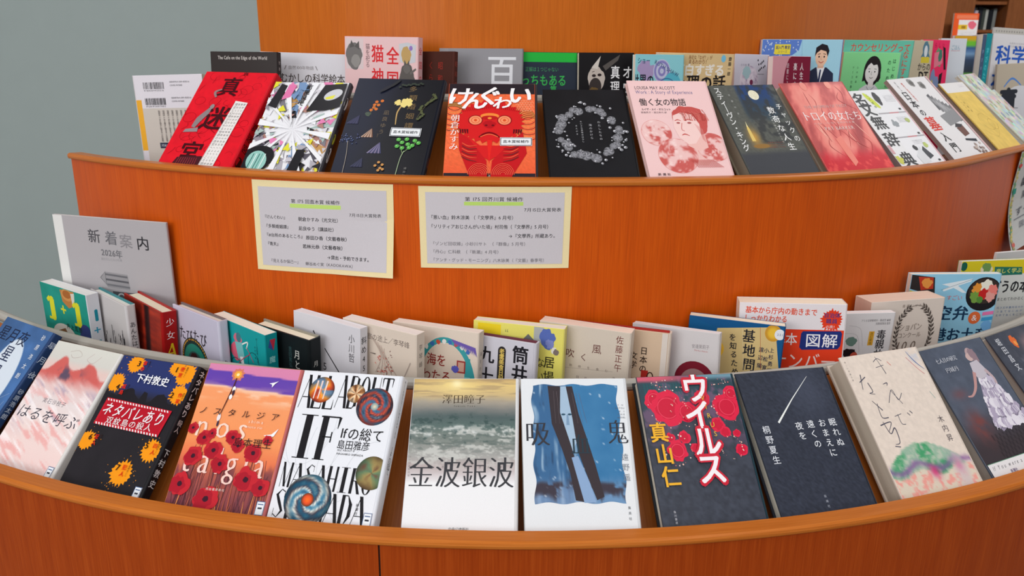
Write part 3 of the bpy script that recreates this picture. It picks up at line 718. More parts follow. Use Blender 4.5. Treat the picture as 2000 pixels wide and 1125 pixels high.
for i, (x, y, r) in enumerate(((25, 99, 9), (34, 93, 6), (43, 114, 11), (64, 96, 9), (74, 106, 8), (97, 113, 11), (18, 123, 11), (57, 130, 11), (97, 146, 14), (12, 158, 13), (52, 173, 15), (119, 154, 11), (6, 88, 7), (112, 96, 6))):
    a.blob(x, y, r*1.05, (196, 36, 48), i, .4).blob(x-r*.2, y+r*.1, r*.8, (172, 24, 42), i+30, .5).blob(x, y, r*.25, (60, 24, 40), i)
a.ht('ノスタルジア', 2, 123, 64, 11, (52, 30, 34), y1=66).ht('島本理生', 66, 119, 101, 12, (44, 26, 30)).ht('shima', 78, 100, 74, 6, (248, 214, 190)).ht('moto rio', 78, 100, 81, 5, (248, 214, 190)).ht('河出書房新社', 48, 74, 161, 3.4, (238, 220, 210))
book('F1_nost', 'orange and purple hardcover printed with red poppies', a, spine('F1_nost', (196, 108, 108), ('ノスタルジア', 10, 10, 100, (90, 40, 60))), sticker=.003, board=(196, 108, 108))

a = Art(base=(233, 234, 239))
for i in range(7):
    a.ring(20+i*17, 60+i*14, 40, 60, .5, (206, 208, 214), a0=20*i, a1=20*i+150)
a.didone('ALL', 3, 50, 5, 49, K, .04).didone('ABOUT', 52, 124, 3, 46, K, .04)
a.didone('IF', 9, 66, 57, 112, K, .02)
a.didone('MASAHIRO', 4, 124, 118, 148, K, .06).didone('SHIMADA', 3, 122, 150, 184, K, .06)
fire = [(90, 50, 60), (200, 70, 40), (240, 150, 50), (90, 120, 150), (170, 190, 210)]
for x, y, r, p, k, tw in ((30, 24, 17, fire, 1.5, 2), (77, 26, 12, [(40, 26, 22), (180, 120, 70), (240, 210, 170), (70, 50, 40)], 4, 0), (105, 41, 24, [(30, 30, 46), (60, 110, 140), (150, 50, 46), (210, 90, 60), (40, 40, 60), (160, 190, 200)], 2, 9), (119, 122, 20, [(90, 56, 44), (150, 130, 80), (90, 120, 90), (110, 60, 50)], 2, 1), (46, 160, 30, [(36, 44, 66), (60, 120, 150), (220, 220, 210), (70, 60, 70), (30, 90, 120), (180, 170, 150)], 2, 8)):
    a.disc(x, y, r, swirl(p, k, tw, int(x)), 14, 56)
a.disc(46, 160, 8, lambda r, q: ramp(r, [(0, (250, 120, 40)), (.6, (230, 80, 40)), (1, (90, 60, 40))]), 5, 28).disc(105, 41, 5, lambda r, q: ramp(r, [(0, (240, 220, 180)), (1, (120, 150, 160))]), 4, 24)
for x in (24, 30, 37): a.line([(x-1.5, 12), (x-3, 36)], [2.2, 1.4], (238, 214, 204))
a.ht('Ifの総て', 68, 125, 77, 17, K, bold=.008).ht('島田雅彦', 67, 110, 91, 12, K, bold=.004).ht('ALL ABOUT IF', 69, 92, 98, 3.4, K).ht('MASAHIRO SHIMADA', 69, 104, 102.5, 3.4, K).vt('新潮社', 110, 158, 172, 4, K)
book('F1_if', 'white hardcover with tall black lettering and swirling marbled globes', a, spine('F1_if', (226, 228, 234)).vt('ALLABOUTIFMASAHIRO', 11, 2, 76, 5, K).vt('IFの総て', 10, 86, 120, 9, K), sticker=.004)

a = Art(base=(238, 237, 238))
def f(X, Y):
    n = fbm(X*.04, Y*.09, 4); m = fbm(X*.06+3, Y*.16, 14); q = fbm(X*.16, Y*.26, 24)
    c = ramp(Y+7*(n-.5), [(0, (196, 164, 112)), (8, (226, 196, 128)), (22, (206, 180, 130)), (30, (168, 158, 142)), (40, (128, 128, 124)), (50, (86, 100, 100)), (62, (92, 110, 106)), (72, (120, 130, 124)), (84, (140, 144, 138)), (98, (168, 166, 162)), (110, (184, 170, 168)), (120, (206, 196, 196)), (131, (238, 237, 238))])
    c = mix(c, (150, 128, 104), sstep(.55, .7, fbm(X*.03, Y*.3, 44))*(1-sstep(20, 34, Y))*.5)
    c = mix(c, (254, 250, 226), np.exp(-((X-55)/6)**2-((Y-7)/4.5)**2)); c = mix(c, (250, 226, 150), .6*np.exp(-((X-55)/24)**2-((Y-9)/11)**2))
    m2 = .6*m+.4*fbm(X*.3, Y*.55, 54)
    c = mix(c, (204, 204, 198), sstep(.5, .62, m2)*sstep(54, 68, Y)*(1-sstep(100, 122, Y))*.8)
    c = mix(c, (96, 108, 104), sstep(.52, .64, fbm(X*.07+5, Y*.3, 64))*sstep(66, 74, Y)*(1-sstep(86, 100, Y))*.6)
    c = mix(c, (60, 80, 78), sstep(.58, .72, q)*sstep(42, 52, Y)*(1-sstep(76, 92, Y))*.75)
    return mix(c, (230, 230, 226), np.exp(-((Y-68-5*np.sin(X*.08)-8*(m-.5))/2.5)**2)*sstep(.42, .6, q)*.8)
a.grid(0, 0, 130, 132, 130, 132, f)
a.ht('澤田瞳子', 37, 92, 27, 13, (66, 54, 42), mi=True).ht('Sawada Toko', 52, 80, 36, 3, (70, 60, 50)).ht('金波銀波', 2, 130, 118, 40, (62, 62, 66), mi=True).ht('きん  ぱ  ぎん ぱ', 38, 118, 112, 3.2, (80, 76, 78)).vt('中央公論新社版', 3, 98, 124, 2.6, (140, 130, 130)).ht('中央公論新社', 54, 78, 183, 4.6, (60, 60, 66))
book('F1_kin', 'white hardcover with a stormy sea under a golden sky', a, spine('F1_kin', (224, 222, 222)))

a = Art(base=(229, 231, 233))
def f(X, Y):
    n = fbm(X*.05, Y*.05, 7); s_ = fbm(X*.22, Y*.02, 17); sp = vn(X*.6, Y*.6, 5)
    c = mix((52, 112, 160), (74, 132, 176), n)
    left = 1-sstep(38, 62, X-Y*.2)
    c = mix(c, (62, 100, 142), left*.8)
    c = mix(c, (170, 196, 216), sstep(.55, .72, s_)*left*.8)
    c = mix(c, (44, 66, 96), sstep(.6, .75, fbm(X*.2+9, Y*.03, 27))*left*.8)
    c = mix(c, (148, 168, 200), sstep(118, 142, Y+12*(s_-.5))*.55)
    c = mix(c, (66, 60, 70), sstep(126, 132, Y+6*(n-.5))*(1-sstep(140, 150, Y+16*(s_-.5)))*sstep(.38, .5, fbm(X*.1, Y*.1, 37)))
    return mix(c, (214, 226, 236), sstep(.93, .97, sp)*.7)
def wv(X, Y):
    return np.stack([X+1.6*np.sin(Y*.16)*np.clip(np.abs(X-66)/53, 0, 1)**6, Y+1.2*np.sin(X*.17)*np.clip(np.abs(Y-80)/72, 0, 1)**6], 1)
a.grid(13, 8, 120, 153, 54, 73, f, wv)
tr = (62, 54, 58)
a.poly([(49, 10), (56, 10), (62, 48), (66, 80), (58, 96), (48, 78), (46, 44)], (166, 190, 212)).poly([(33, 9), (49, 10), (47, 44), (58, 84), (64, 110), (70, 152), (60, 150), (55, 118), (47, 90), (36, 58)], tr)
a.poly([(56, 10), (64, 10), (70, 46), (78, 76), (86, 108), (94, 146), (85, 150), (74, 118), (66, 92), (62, 52)], tr).poly([(58, 100), (66, 98), (78, 130), (84, 152), (70, 153)], (140, 168, 204))
a.ell(51, 46.5, 2.6, 1.2, (50, 80, 100)).ell(59, 46.5, 2.6, 1.2, (50, 80, 100)).poly([(55, 47), (57, 47), (58, 60), (54, 60)], (128, 156, 184))
for x in (40, 44, 63, 68, 72): a.line([(x, 12+x*.1), (x+4+(x-55)*.2, 58)], [.3, .7, .2], (112, 100, 104))
tc = (58, 58, 64)
a.ht('吸', 2, 34, 70, 34, tc, mi=True).ht('血', 57, 82, 84, 28, (46, 62, 72), mi=True).ht('鬼', 103, 130, 69, 33, tc, mi=True)
a.vt('遠野遥', 122.5, 94, 130, 9, (128, 132, 140)).vt('集英社', 122, 156, 174, 3.6, (90, 94, 100))
for i, t in enumerate(('YU', 'KETSU', 'KI', 'THE', 'NOVEL')): a.ht(t, 118-(i == 1)*2, 128, 35+i*4, 2.8, (96, 100, 108))
book('F1_kyu', 'white hardcover framing a blue painting of a dark forked trunk', a, spine('F1_kyu', (222, 224, 226)), gloss=False)

a = Art(base=(62, 66, 76))
def f(X, Y):
    n = fbm(X*.08, Y*.08, 3); c = cover_noise((62, 66, 77), .2, .2, 6)(X, Y)
    c = mix(c, (40, 74, 84), (1-sstep(20, 70, Y))*.7)
    c = mix(c, (104, 84, 108), sstep(.48, .6, n)*(1-sstep(60, 110, Y)))
    c = mix(c, (206, 90, 110), (1-sstep(4, 9, Y))*(1-sstep(30, 90, X))); c = mix(c, (110, 150, 166), (1-sstep(3, 9, Y+2*n))*sstep(60, 90, X))
    return mix(c, (30, 92, 98), ((np.sin(X*1.6) > .2)*(Y > 8)*(Y < 26)*(X < 60)).astype(float)*.7)
a.grid(0, 0, 130, 188, 65, 94, f)
for i, (x, y, r) in enumerate(((18, 30, 13), (34, 42, 22), (58, 48, 14), (114, 44, 17), (124, 26, 10), (84, 30, 10), (96, 66, 9), (36, 96, 13), (30, 80, 6), (48, 80, 8), (104, 76, 7), (120, 99, 8), (119, 78, 5), (60, 94, 6))):
    a.blob(x, y, r, (224, 34, 70), i, .35).blob(x, y, r*.72, (206, 24, 58), i+9, .4)
    if r > 9: a.ring(x, y, r*.6, r*.6, .8, (236, 70, 96))
rr = random.Random(2)
for i in range(150):
    cx, cy, q = rr.choice([(34, 42, 24), (114, 44, 19), (36, 96, 18), (108, 96, 14), (58, 48, 20), (70, 10, 50)])
    an = rr.uniform(0, 6.3); a.ell(np.clip(cx+q*math.cos(an)*rr.uniform(.9, 1.1), 1, 129), np.clip(cy+q*math.sin(an)*(.12 if q == 50 else 1)*rr.uniform(.9, 1.1), 1, 187), rr.uniform(.3, 1.1), c=rr.choice([(236, 214, 206), (240, 190, 170), (210, 120, 120)]), n=7)
for ch, x, y in (('ウ', 76, 18), ('イ', 72, 53), ('ル', 76, 87), ('ス', 74, 120)):
    a.ht(ch, x-24, x+24, y, 45, (206, 34, 56), bold=.075, sx=.9).ht(ch, x-22, x+22, y, 42, (248, 240, 242), bold=.025, sx=.9)
a.vt('VIRUS', 82, 26, 84, 9, (226, 176, 60), x1=90)
for ch, x, y in (('真', 15, 73), ('山', 17, 100), ('仁', 20, 127)): a.ht(ch, x-12, x+12, y, 26, (240, 178, 44), bold=.03)
a.vt('角川書店', 16, 166, 182, 3.2, (190, 190, 196))
book('F1_vir', 'dark grey hardcover with magenta cells and bold yellow and white lettering', a, spine('F1_vir', (34, 60, 70)), board=(40, 44, 50), gloss=True)

a = Art(base=(54, 58, 70))
a.grid(0, 0, 130, 188, 52, 75, lambda X, Y: mix(cover_noise((54, 58, 70), .22, .5, 8)(X, Y), (84, 90, 108), np.exp(-((X-95)/30)**2-((Y-30)/40)**2)*.5))
a.line([(102, 11), (68, 41), (38, 70)], [.4, 1.3, 2.6], (238, 240, 236))
for t, x, y0, y1 in (('眠れぬ', 114.5, 69, 109), ('おまえに', 99, 69, 121), ('遠くの', 82, 69, 108), ('夜を', 65, 70, 96)): a.vt(t, x, y0, y1, 11, (240, 242, 246))
a.vt('桐野夏生', 17.5, 71, 123, 11, (232, 234, 240)).vt('新潮社', 66, 163, 181, 3.6, (170, 174, 186))
book('F1_kir', 'charcoal hardcover with a single white streak across the top', a, spine('F1_kir', (46, 50, 60)), board=(50, 54, 64))

a = Art(base=(230, 214, 200))
def f(X, Y):
    n = fbm(X*.16, Y*.16, 3); q = fbm(X*.07, Y*.07, 9)
    c = cover_noise((230, 214, 200), .05, .3, 2)(X, Y)
    top = 122+((X-58)/58)**2*26+6*(n-.5); m = sstep(-1, 2, Y-top)*(1-sstep(112, 124, X+6*(n-.5)))
    c = mix(c, mix((150, 184, 160), (66, 156, 104), sstep(.35, .65, q)), m*.95*(.55+.45*sstep(.3, .5, n)))
    c = mix(c, (210, 196, 190), m*sstep(.62, .75, n)*.7)
    b2 = 152+4*np.sin(X*.1)+8*(q-.5); c = mix(c, (132, 88, 150), np.exp(-((Y-b2)/4)**2)*(.5+.5*n)*.9)
    low = sstep(2, 6, Y-b2-3); c = mix(c, (222, 208, 188), low); c = mix(c, (240, 150, 140), low*sstep(.52, .66, n)*.8)
    c = mix(c, (206, 60, 120), np.exp(-((X-66-(Y-158)*.2)/7)**2-((Y-160)/8)**2)*.9+np.exp(-((X-108)/6)**2-((Y-158)/8)**2)*.9)
    c = mix(c, (206, 188, 196), m*sstep(90, 108, X)*.6)
    return mix(c, (196, 200, 214), sstep(.45, .6, n)*np.exp(-((X-122)/14)**2-((Y-8)/10)**2)*.8)
a.grid(0, 0, 130, 188, 65, 94, f)
br = (84, 82, 96)
a.curve([(50, 12), (58, 8), (64, 12)], .9, br).curve([(56, 5), (60, 20), (62, 30)], [.6, 1.3], br).curve([(50, 20), (64, 18)], .8, br).curve([(49, 43), (56, 42), (54, 46)], [.6, 1.6, .5], br).curve([(45, 68), (58, 52), (62, 66), (72, 58)], .9, br).curve([(56, 52), (66, 72)], .8, br).curve([(50, 84), (50, 96), (56, 98)], .9, br).curve([(44, 86), (56, 84)], .8, br).curve([(66, 84), (69, 88)], 1.1, br).curve([(71, 82), (74, 86)], 1.1, br)
a.curve([(14, 36), (26, 30)], 1.3, br).curve([(20, 26), (14, 46)], [1.4, .7], br).curve([(26, 38), (28, 50), (22, 52), (30, 54)], [1.3, .6], br).curve([(20, 62), (30, 76)], [.7, 1.4], br).curve([(26, 66), (24, 84), (34, 86)], [.7, 1.3], br).curve([(16, 94), (34, 92), (24, 104)], [1.6, .6], br).curve([(22, 90), (26, 106), (36, 100), (34, 118), (26, 120)], [.7, 1.5, .6], br).curve([(24, 122), (32, 124)], 1.2, br)
a.curve([(110, 4), (118, 20), (128, 32)], [.4, 1.4, .3], (90, 120, 176)).curve([(106, 12), (116, 28), (124, 38)], .6, (214, 110, 120)).curve([(72, 14), (76, 20)], .8, (220, 130, 120)).curve([(118, 62), (122, 72)], .5, (120, 170, 170))
a.vt('木内昇', 114, 93, 130, 10, (96, 88, 92)).vt('新しい長編小説', 5, 5, 34, 2.6, (150, 140, 134))
book('F1_kimi', 'thick cream hardcover with brush writing over a green and violet dome', a, spine('F1_kimi', (226, 212, 198)), pages=(196, 182, 164), board=(214, 200, 186), gloss=False)

a = Art(base=(84, 90, 104))
def f(X, Y):
    n = fbm(X*.1, Y*.1, 3); c = mix(cover_noise((88, 95, 110), .1, .1, 5)(X, Y), (66, 58, 62), sstep(90, 150, Y))
    c = mix(c, (132, 70, 66), np.exp(-((X-30)/18)**2-((Y-118)/20)**2)*.7*n*2); c = mix(c, (120, 80, 84), np.exp(-((X-27)/14)**2-((Y-70)/7)**2)*.7)
    return mix(c, (40, 36, 40), ((np.sin(X*.9+Y*.3) > .5) & (Y > 132) & (X > 38)).astype(float)*.6)
a.grid(0, 0, 130, 166, 52, 66, f)
a.ell(90, 20, 7.5, 10, (186, 160, 162), rot=12).blob(86, 24, 6, (206, 176, 172), 3, .2).blob(96, 22, 7, (150, 126, 134), 5, .5, sy=1.6)
a.poly([(80, 32), (97, 30), (103, 44), (97, 60), (80, 60), (76, 46)], (200, 192, 200)).curve([(78, 46), (64, 66), (50, 76), (40, 76)], [6, 4.5, 3, 2], (196, 150, 146)).curve([(101, 46), (108, 62), (104, 78)], [6, 5, 3], (196, 172, 176))
rr = random.Random(31)
a.poly([(79, 58), (98, 56), (112, 76), (122, 104), (112, 124), (98, 130), (84, 126), (66, 132), (58, 114), (66, 84)], (158, 148, 170))
for lv in range(5):
    y0 = 62+lv*14; hw = 11+lv*6
    for i in range(9+lv*2):
        u = (i+.5)/(9+lv*2); x = 90+(u-.5)*2*hw+lv*.5; a.blob(x, y0+5*math.sin(u*3.1)+rr.uniform(-2, 2), rr.uniform(4, 6.5), rr.choice([(222, 214, 226), (198, 188, 206), (180, 168, 190), (234, 228, 236)]), i+lv*20, .4, sy=1.3)
    for i in range(8): x = 90+rr.uniform(-hw, hw); a.curve([(x, y0), (x+(x-90)*.12, y0+10)], [1.4, .4], rr.choice([(140, 128, 156), (242, 238, 244)]))
a.poly([(0, 166), (130, 166), (130, 188), (0, 188)], (236, 232, 232)).line([(0, 165.6), (130, 165.6)], .8, (110, 160, 130))
a.ht('七人目の研究', 17, 60, 20, 8, (216, 218, 226), mi=True).ht('円城丹', 26, 52, 35, 8, (206, 208, 216), mi=True).ht('If You were a Golden Bird', 5, 122, 172, 8, (90, 84, 88), sh=.2, sx=.75).ht('新潮社', 34, 48, 181, 5, (110, 90, 130), bold=.02)
book('F1_gold', 'slate hardcover with a pale ruffled dress and white strip along its foot', a, spine('F1_gold', (70, 74, 84)), pages=(176, 168, 158), board=(180, 172, 164))

a = Art(base=(72, 76, 88))
def f(X, Y):
    n = fbm(X*.08, Y*.08, 13); c = cover_noise((74, 78, 90), .14, .1, 5)(X, Y)
    c = mix(c, (196, 150, 146), np.exp(-((X-96)/18)**2-((Y-34)/16)**2)); return mix(c, (170, 160, 170), sstep(.5, .62, n)*np.exp(-((X-80)/40)**2-((Y-70)/26)**2)*.8)
a.grid(0, 0, 130, 188, 40, 56, f)
a.blob(60, 19, 7, (232, 112, 56), 3, .6, sy=1.5).blob(62, 22, 4, (246, 160, 80), 5, .5).vt('堀田昌文', 20, 6, 62, 13, (226, 228, 234), x1=26).vt('長編', 110, 80, 120, 12, (220, 220, 226))
book('F1_dark', 'dark slate hardcover with an orange flame, cut off at the right edge', a, spine('F1_dark', (60, 64, 76)), pages=(176, 168, 158), board=(190, 184, 176))

# ---- upper tier, front row
a = Art(base=(224, 20, 38))
a.grid(0, 0, 130, 188, 26, 38, cover_noise((226, 22, 40), .07, .1, 4))
dk = (110, 8, 20)
rr = random.Random(5)
for i in range(26):
    x, y, q = rr.uniform(10, 120), rr.uniform(8, 180), rr.uniform(4, 13); a.ring(x, y, q, q*.8, .5, (168, 10, 28), 20, rr.uniform(0, 200), rr.uniform(230, 500))
for i in range(30):
    x, y = rr.uniform(5, 110), rr.uniform(5, 180); a.curve([(x, y), (x+rr.uniform(-9, 9), y+6), (x+rr.uniform(-9, 9), y+13)], .5, (150, 10, 26))
for ch, x, y, s_ in (('真', 60, 30, 40), ('迷', 62, 92, 48), ('宮', 48, 158, 42)):
    a.ht(ch, x-25, x+25, y, s_, (66, 10, 20), bold=.02, sx=1)
a.curve([(30, 112), (34, 96), (42, 82), (44, 74)], [7, 12, 10, 4], (142, 128, 130)).ell(46, 71, 4, 5, (150, 136, 138)).poly([(18, 116), (40, 112), (42, 120), (16, 122)], (150, 136, 138)).curve([(44, 52), (38, 42), (48, 36)], [3, 5, 2], (150, 120, 122))
a.poly([(30, 168), (74, 164), (78, 186), (24, 186)], (74, 26, 34))
for i in range(9): a.line([(34+i*4, 168), (32+i*4.4, 186)], .6, (190, 60, 70))
a.poly([(84, 58), (108, 61), (101, 188), (74, 188)], (236, 230, 226)).line([(84, 60), (75, 188)], .5, (80, 70, 70))
for i in range(4): a.vt('歴史と幻想が交わる物語の迷宮へようこそ読者', 89+i*5, 62, 186, 4 if i else 5.5, (60, 50, 52), x1=79.5+i*5.6)
a.ht('真', 70, 86, 4, 7, (66, 10, 20), sx=1.6)
book('F2_red', 'bright red hardcover with dark lettering and a narrow slanting white band', a,
     spine('F2_red', (208, 16, 34), ('真迷宮', 15, 92, 150, (60, 10, 18))).ell(9, 165, 7, 9, (60, 14, 20)))

a = Art(base=(236, 235, 238))
rr = random.Random(8); ctr = (62, 98)
pal = [(150, 140, 150), (200, 196, 204), (176, 172, 180), (128, 124, 132), (214, 210, 216), (228, 130, 178), (90, 86, 96), (176, 130, 120), (228, 222, 60), (120, 150, 190), (236, 234, 238), (40, 38, 42), (196, 150, 90), (170, 190, 184), (240, 240, 242)]
for i in range(44):
    an = 2*math.pi*i/44+rr.uniform(-.04, .04); wd = rr.uniform(.05, .11)
    if i % 5 == 0: continue
    l0, l1 = rr.uniform(18, 40), rr.uniform(60, 150); c = rr.choice(pal)
    a.poly([(ctr[0]+l0*math.cos(an), ctr[1]+l0*math.sin(an)), (ctr[0]+l1*math.cos(an-wd), ctr[1]+l1*math.sin(an-wd)), (ctr[0]+l1*math.cos(an+wd), ctr[1]+l1*math.sin(an+wd))], c)
for i in range(230):
    x, y = rr.uniform(0, 130), rr.uniform(0, 188)
    if math.dist((x, y), ctr) < 26: continue
    q = rr.uniform(4, 12); an = rr.uniform(0, 6)
    a.poly([(x+q*math.cos(an), y+q*math.sin(an)), (x+q*.8*math.cos(an+2.2), y+q*.8*math.sin(an+2.2)), (x+q*.9*math.cos(an+4), y+q*.9*math.sin(an+4))], rr.choice(pal))
for i in range(12):
    an = 2*math.pi*i/12+.13; a.poly([ctr, (ctr[0]+96*math.cos(an-.065), ctr[1]+96*math.sin(an-.065)), (ctr[0]+96*math.cos(an+.065), ctr[1]+96*math.sin(an+.065))], (240, 240, 243))
a.poly([(75, 62), (92, 8), (130, 4), (130, 52), (108, 60)], (34, 32, 36)).ell(112, 28, 16, 10, (206, 206, 210), rot=-30).poly([(100, 34), (116, 28), (114, 36), (102, 38)], (226, 222, 70))
a.ell(20, 158, 30, 25, (32, 30, 34), rot=-20).ell(22, 162, 17, 20, (150, 200, 190), rot=-20)
for i in range(5): a.line([(14+i*5, 148), (10+i*5, 180)], 1.6, rr.choice([(90, 150, 140), (220, 236, 232), (60, 110, 106)]))
a.poly([(84, 138), (98, 138), (96, 188), (78, 188)], (32, 30, 34)).poly([(14, 6), (26, 10), (20, 58), (4, 52)], (40, 38, 42)).poly([(28, 8), (42, 8), (38, 34), (24, 40)], (226, 120, 170))
a.vt('町屋良平', 67, 8, 50, 11, (26, 26, 30), bold=.04, x1=60).vt('IDOLダメです', 52, 16, 62, 4.5, (40, 40, 46)).vt('新しい文芸誌掲載作品', 58, 64, 94, 2.6, (90, 90, 96))
book('F2_prism', 'white hardcover with a burst of prism shards and large black letter shapes', a,
     spine('F2_prism', (60, 58, 64)).ell(5, 40, 4, 12, (230, 230, 232)).ell(6, 75, 4, 16, (24, 24, 28)).ell(5, 110, 3, 10, (200, 204, 60)).ell(6, 140, 4, 14, (220, 220, 224)))

a = Art(base=(25, 28, 44))
a.grid(0, 0, 130, 188, 26, 38, lambda X, Y: mix((25, 29, 48), (22, 22, 28), sstep(40, 100, X+.2*Y)))
gd = (122, 98, 62)
for ch, x, y in zip('多類婚姻譚', (88, 91, 92, 93, 95), (19, 36, 53, 71, 89)): a.ht(ch, x-8, x+8, y, 12, gd)
a.vt('凪良ゆう', 57, 60, 108, 9, (112, 96, 74)).vt('Nagira', 53, 106, 112, 2.4, (112, 96, 74))
a.curve([(75, 88), (73, 66), (77, 52)], [1.2, 2, 2.4], (196, 160, 100))
for x, y, q, s_ in ((70, 46, 5, 1), (84, 44, 7, 2), (80, 50, 5, 3), (88, 49, 4, 4)): a.blob(x, y, q, (236, 214, 130), s_, .7)
for x, y in ((38, 46), (42, 52), (36, 57), (33, 62), (46, 44), (40, 60), (36, 52)): a.ell(x, y, 2.6, 2.6, (214, 112, 40), n=14)
a.curve([(40, 48), (34, 64), (32, 74)], .8, (110, 100, 70)).blob(30, 70, 4, (70, 84, 70), 3, .6)
for cx, cy, q, c1, c2, ro in ((36, 106, 9, (120, 84, 66), (188, 160, 140), .5), (52, 133, 11, (64, 66, 100), (130, 120, 150), .7), (12, 82, 9, (46, 46, 74), (60, 60, 92), -.4), (34, 160, 9, (40, 42, 66), (56, 58, 86), 0.2)):
    for i in range(8): a.line([(cx+q*.7, cy-q), (cx-q*.9+i*q*.25+ro*4, cy+q*.8)], [.8, 2.2], c1 if i % 2 else c2)
rr = random.Random(3)
for i in range(40): a.ell(10+rr.gauss(0, 7), 118+rr.gauss(0, 4), 1, 1.2, rr.choice([(70, 84, 120), (96, 104, 140), (54, 60, 96)]), n=8)
a.curve([(12, 122), (16, 150), (18, 186)], .9, (150, 140, 130))
a.curve([(94, 186), (95, 150), (98, 136)], .9, (170, 190, 150)).curve([(97, 142), (90, 126)], .6, (150, 180, 120)).curve([(98, 138), (112, 120)], .6, (150, 180, 120))
for x, y in ((86, 116), (92, 121), (86, 128), (98, 115), (101, 124), (110, 117), (116, 121), (104, 130), (94, 131), (108, 126)): a.ell(x, y, 3.3, 3.3, (88, 172, 74), n=14).ell(x-1, y-1, 1, 1, (160, 220, 140), n=8)
for x, y in ((66, 158), (62, 164), (72, 162), (70, 168), (68, 172), (74, 170)): a.ell(x, y, 2.2, 2.2, (196, 140, 76), n=12)
for i in range(22):
    u = i/21; x = 122-18*u+5*math.sin(u*9); y = 30+48*u; a.blob(x+rr.uniform(-2, 2), y, 2, (84, 90, 58), i, .7)
a.curve([(124, 28), (117, 44), (110, 60), (104, 78)], .6, (96, 92, 60))
for i in range(12): a.blob(68+i*3, 15-i*.5+rr.uniform(-2, 2), 1.8, (54, 62, 52), i, .7)
a.ell(48, 20, 12, 3, (36, 36, 46), rot=-40).ell(60, 10, 10, 2.4, (40, 40, 44), rot=-50).vt('講談社', 106, 164, 182, 4, (120, 118, 116))
r_ = book('F2_black', 'near-black hardcover with dried flowers and green berries, carrying a white sticker', a,
     spine('F2_black', (24, 26, 36)).ell(6, 150, 4, 8, (120, 60, 40)).curve([(6, 168), (9, 176), (4, 186)], .8, (200, 190, 180)))
def price_sticker(parent, x0, y0, x1, y1):
    """white award-candidate sticker on the front cover"""
    s = Art(46, 16, (238, 240, 242)); s.rect(.6, .6, 45.4, 15.4, (70, 74, 84)).rect(1.6, 1.6, 44.4, 14.4, (238, 240, 242)).ht('直木賞候補作', 4, 42, 8, 6.4, (40, 42, 50), bold=.02)
    g = s.geom(lambda X, Y, L: np.stack([x0+X/46*(x1-x0), y1-Y/16*(y1-y0), L+.0016], 1))
    o = link('award_sticker', ink_mesh('award_sticker', [box_part(x0, x1, y0, y1, .0013, .0016, (238, 240, 242)), g]), M_GLOSS, parent); o['label'] = 'white award sticker'
price_sticker(r_, .0045, .078, .050, .0935)

a = Art(base=(240, 108, 64))
a.grid(0, 0, 130, 188, 52, 75, lambda X, Y: mix(cover_noise((242, 112, 68), .1, .4, 3)(X, Y), (228, 84, 50), sstep(120, 175, Y)*.5))
oc = (244, 150, 84)
a.rect(0, 0, 130, 21, (44, 36, 42)).rect(0, 172, 130, 188, (48, 40, 48))
for i in range(9):
    a.ring(10-i*.4, 46+i*3, 10+i*1.6, 8+i*2, 1, (236, 160, 84) if i % 2 else (70, 40, 36)).ring(118+i*.5, 62+i*3.4, 11+i, 9+i*1.6, 1, (236, 160, 84) if i % 2 else (120, 40, 30))
for r in range(6):
    for c_ in range(6): a.ring(104+c_*4+(r % 2)*2, 36+r*4, 2.6, 2.6, .6, (246, 170, 130), 12, 180, 360)
rd, dr_ = (216, 34, 36), (150, 14, 26)
pts = []; rr = random.Random(3)
for i in range(60):
    an = 2*math.pi*i/60; q = (1.1 if i % 2 else .97); pts.append((64+47*math.cos(an)*q, 76+39*math.sin(an)*q))
a.poly(pts, rd)
a.poly([(26, 100), (50, 122), (78, 122), (104, 100), (94, 128), (64, 150), (34, 128)], rd)
a.poly([(18, 96), (34, 110), (60, 150), (62, 188), (40, 188), (20, 130)], (198, 28, 34)).poly([(112, 96), (98, 112), (68, 150), (66, 188), (92, 188), (118, 136)], (198, 28, 34))
a.poly([(60, 112), (68, 112), (64, 156)], (232, 40, 36))
for x in (42, 85):
    a.ell(x, 74, 11, 10, dr_).ell(x, 74, 9.4, 8.6, (246, 150, 104)).ring(x, 74, 6, 5.4, .8, (214, 70, 44)).ell(x, 74, 2.4, 2.4, (220, 84, 40))
a.ell(63, 66, 14, 6, (246, 140, 60)).ell(63, 69, 12, 4, (190, 30, 30)).ell(63, 70, 3, 2, (246, 150, 60)).blob(63, 82, 9, (186, 24, 32), 3, .3, sy=.8).ell(58, 84, 2.2, 1.6, (110, 10, 20)).ell(68, 84, 2.2, 1.6, (110, 10, 20))
a.curve([(48, 107), (54, 101), (63, 98), (72, 101), (78, 107)], [2, 3, 2], (120, 10, 18)).curve([(50, 106), (63, 101), (76, 106)], .8, (250, 150, 90))
for i in range(30):
    x = 24+i*2.8; a.line([(x, 50+abs(i-15)*.5), (x+(i-15)*.3, 40+abs(i-15)*.7)], [.9, .3], (168, 16, 26))
for x0, s_ in ((24, 1), (106, -1)):
    for i in range(6): a.curve([(x0, 118+i*5), (x0+s_*10, 124+i*5), (x0+s_*22, 122+i*6)], [1.4, 2, .6], (122, 44, 44) if i % 2 else (232, 90, 60))
    for i in range(4): a.curve([(x0-s_*4+i*s_*3.5, 92), (x0-s_*3+i*s_*3.5, 100)], [2.6, 1], (84, 20, 28))
for i in range(6): a.ring(50, 176, 4+i*2.4, 5+i*3, .6, (244, 120, 84), 24, 180, 360).ring(84, 176, 4+i*2.4, 5+i*3, .6, (244, 120, 84), 24, 180, 360)
for ch, x, y, q in (('け', 18, 27, 34), ('ん', 41, 36, 34), ('ぐ', 62, 26, 36), ('わ', 82, 40, 24), ('い', 108, 24, 36)):
    a.ht(ch, x-20, x+20, y, q*1.12, (250, 246, 246), bold=.03, sh=.15)
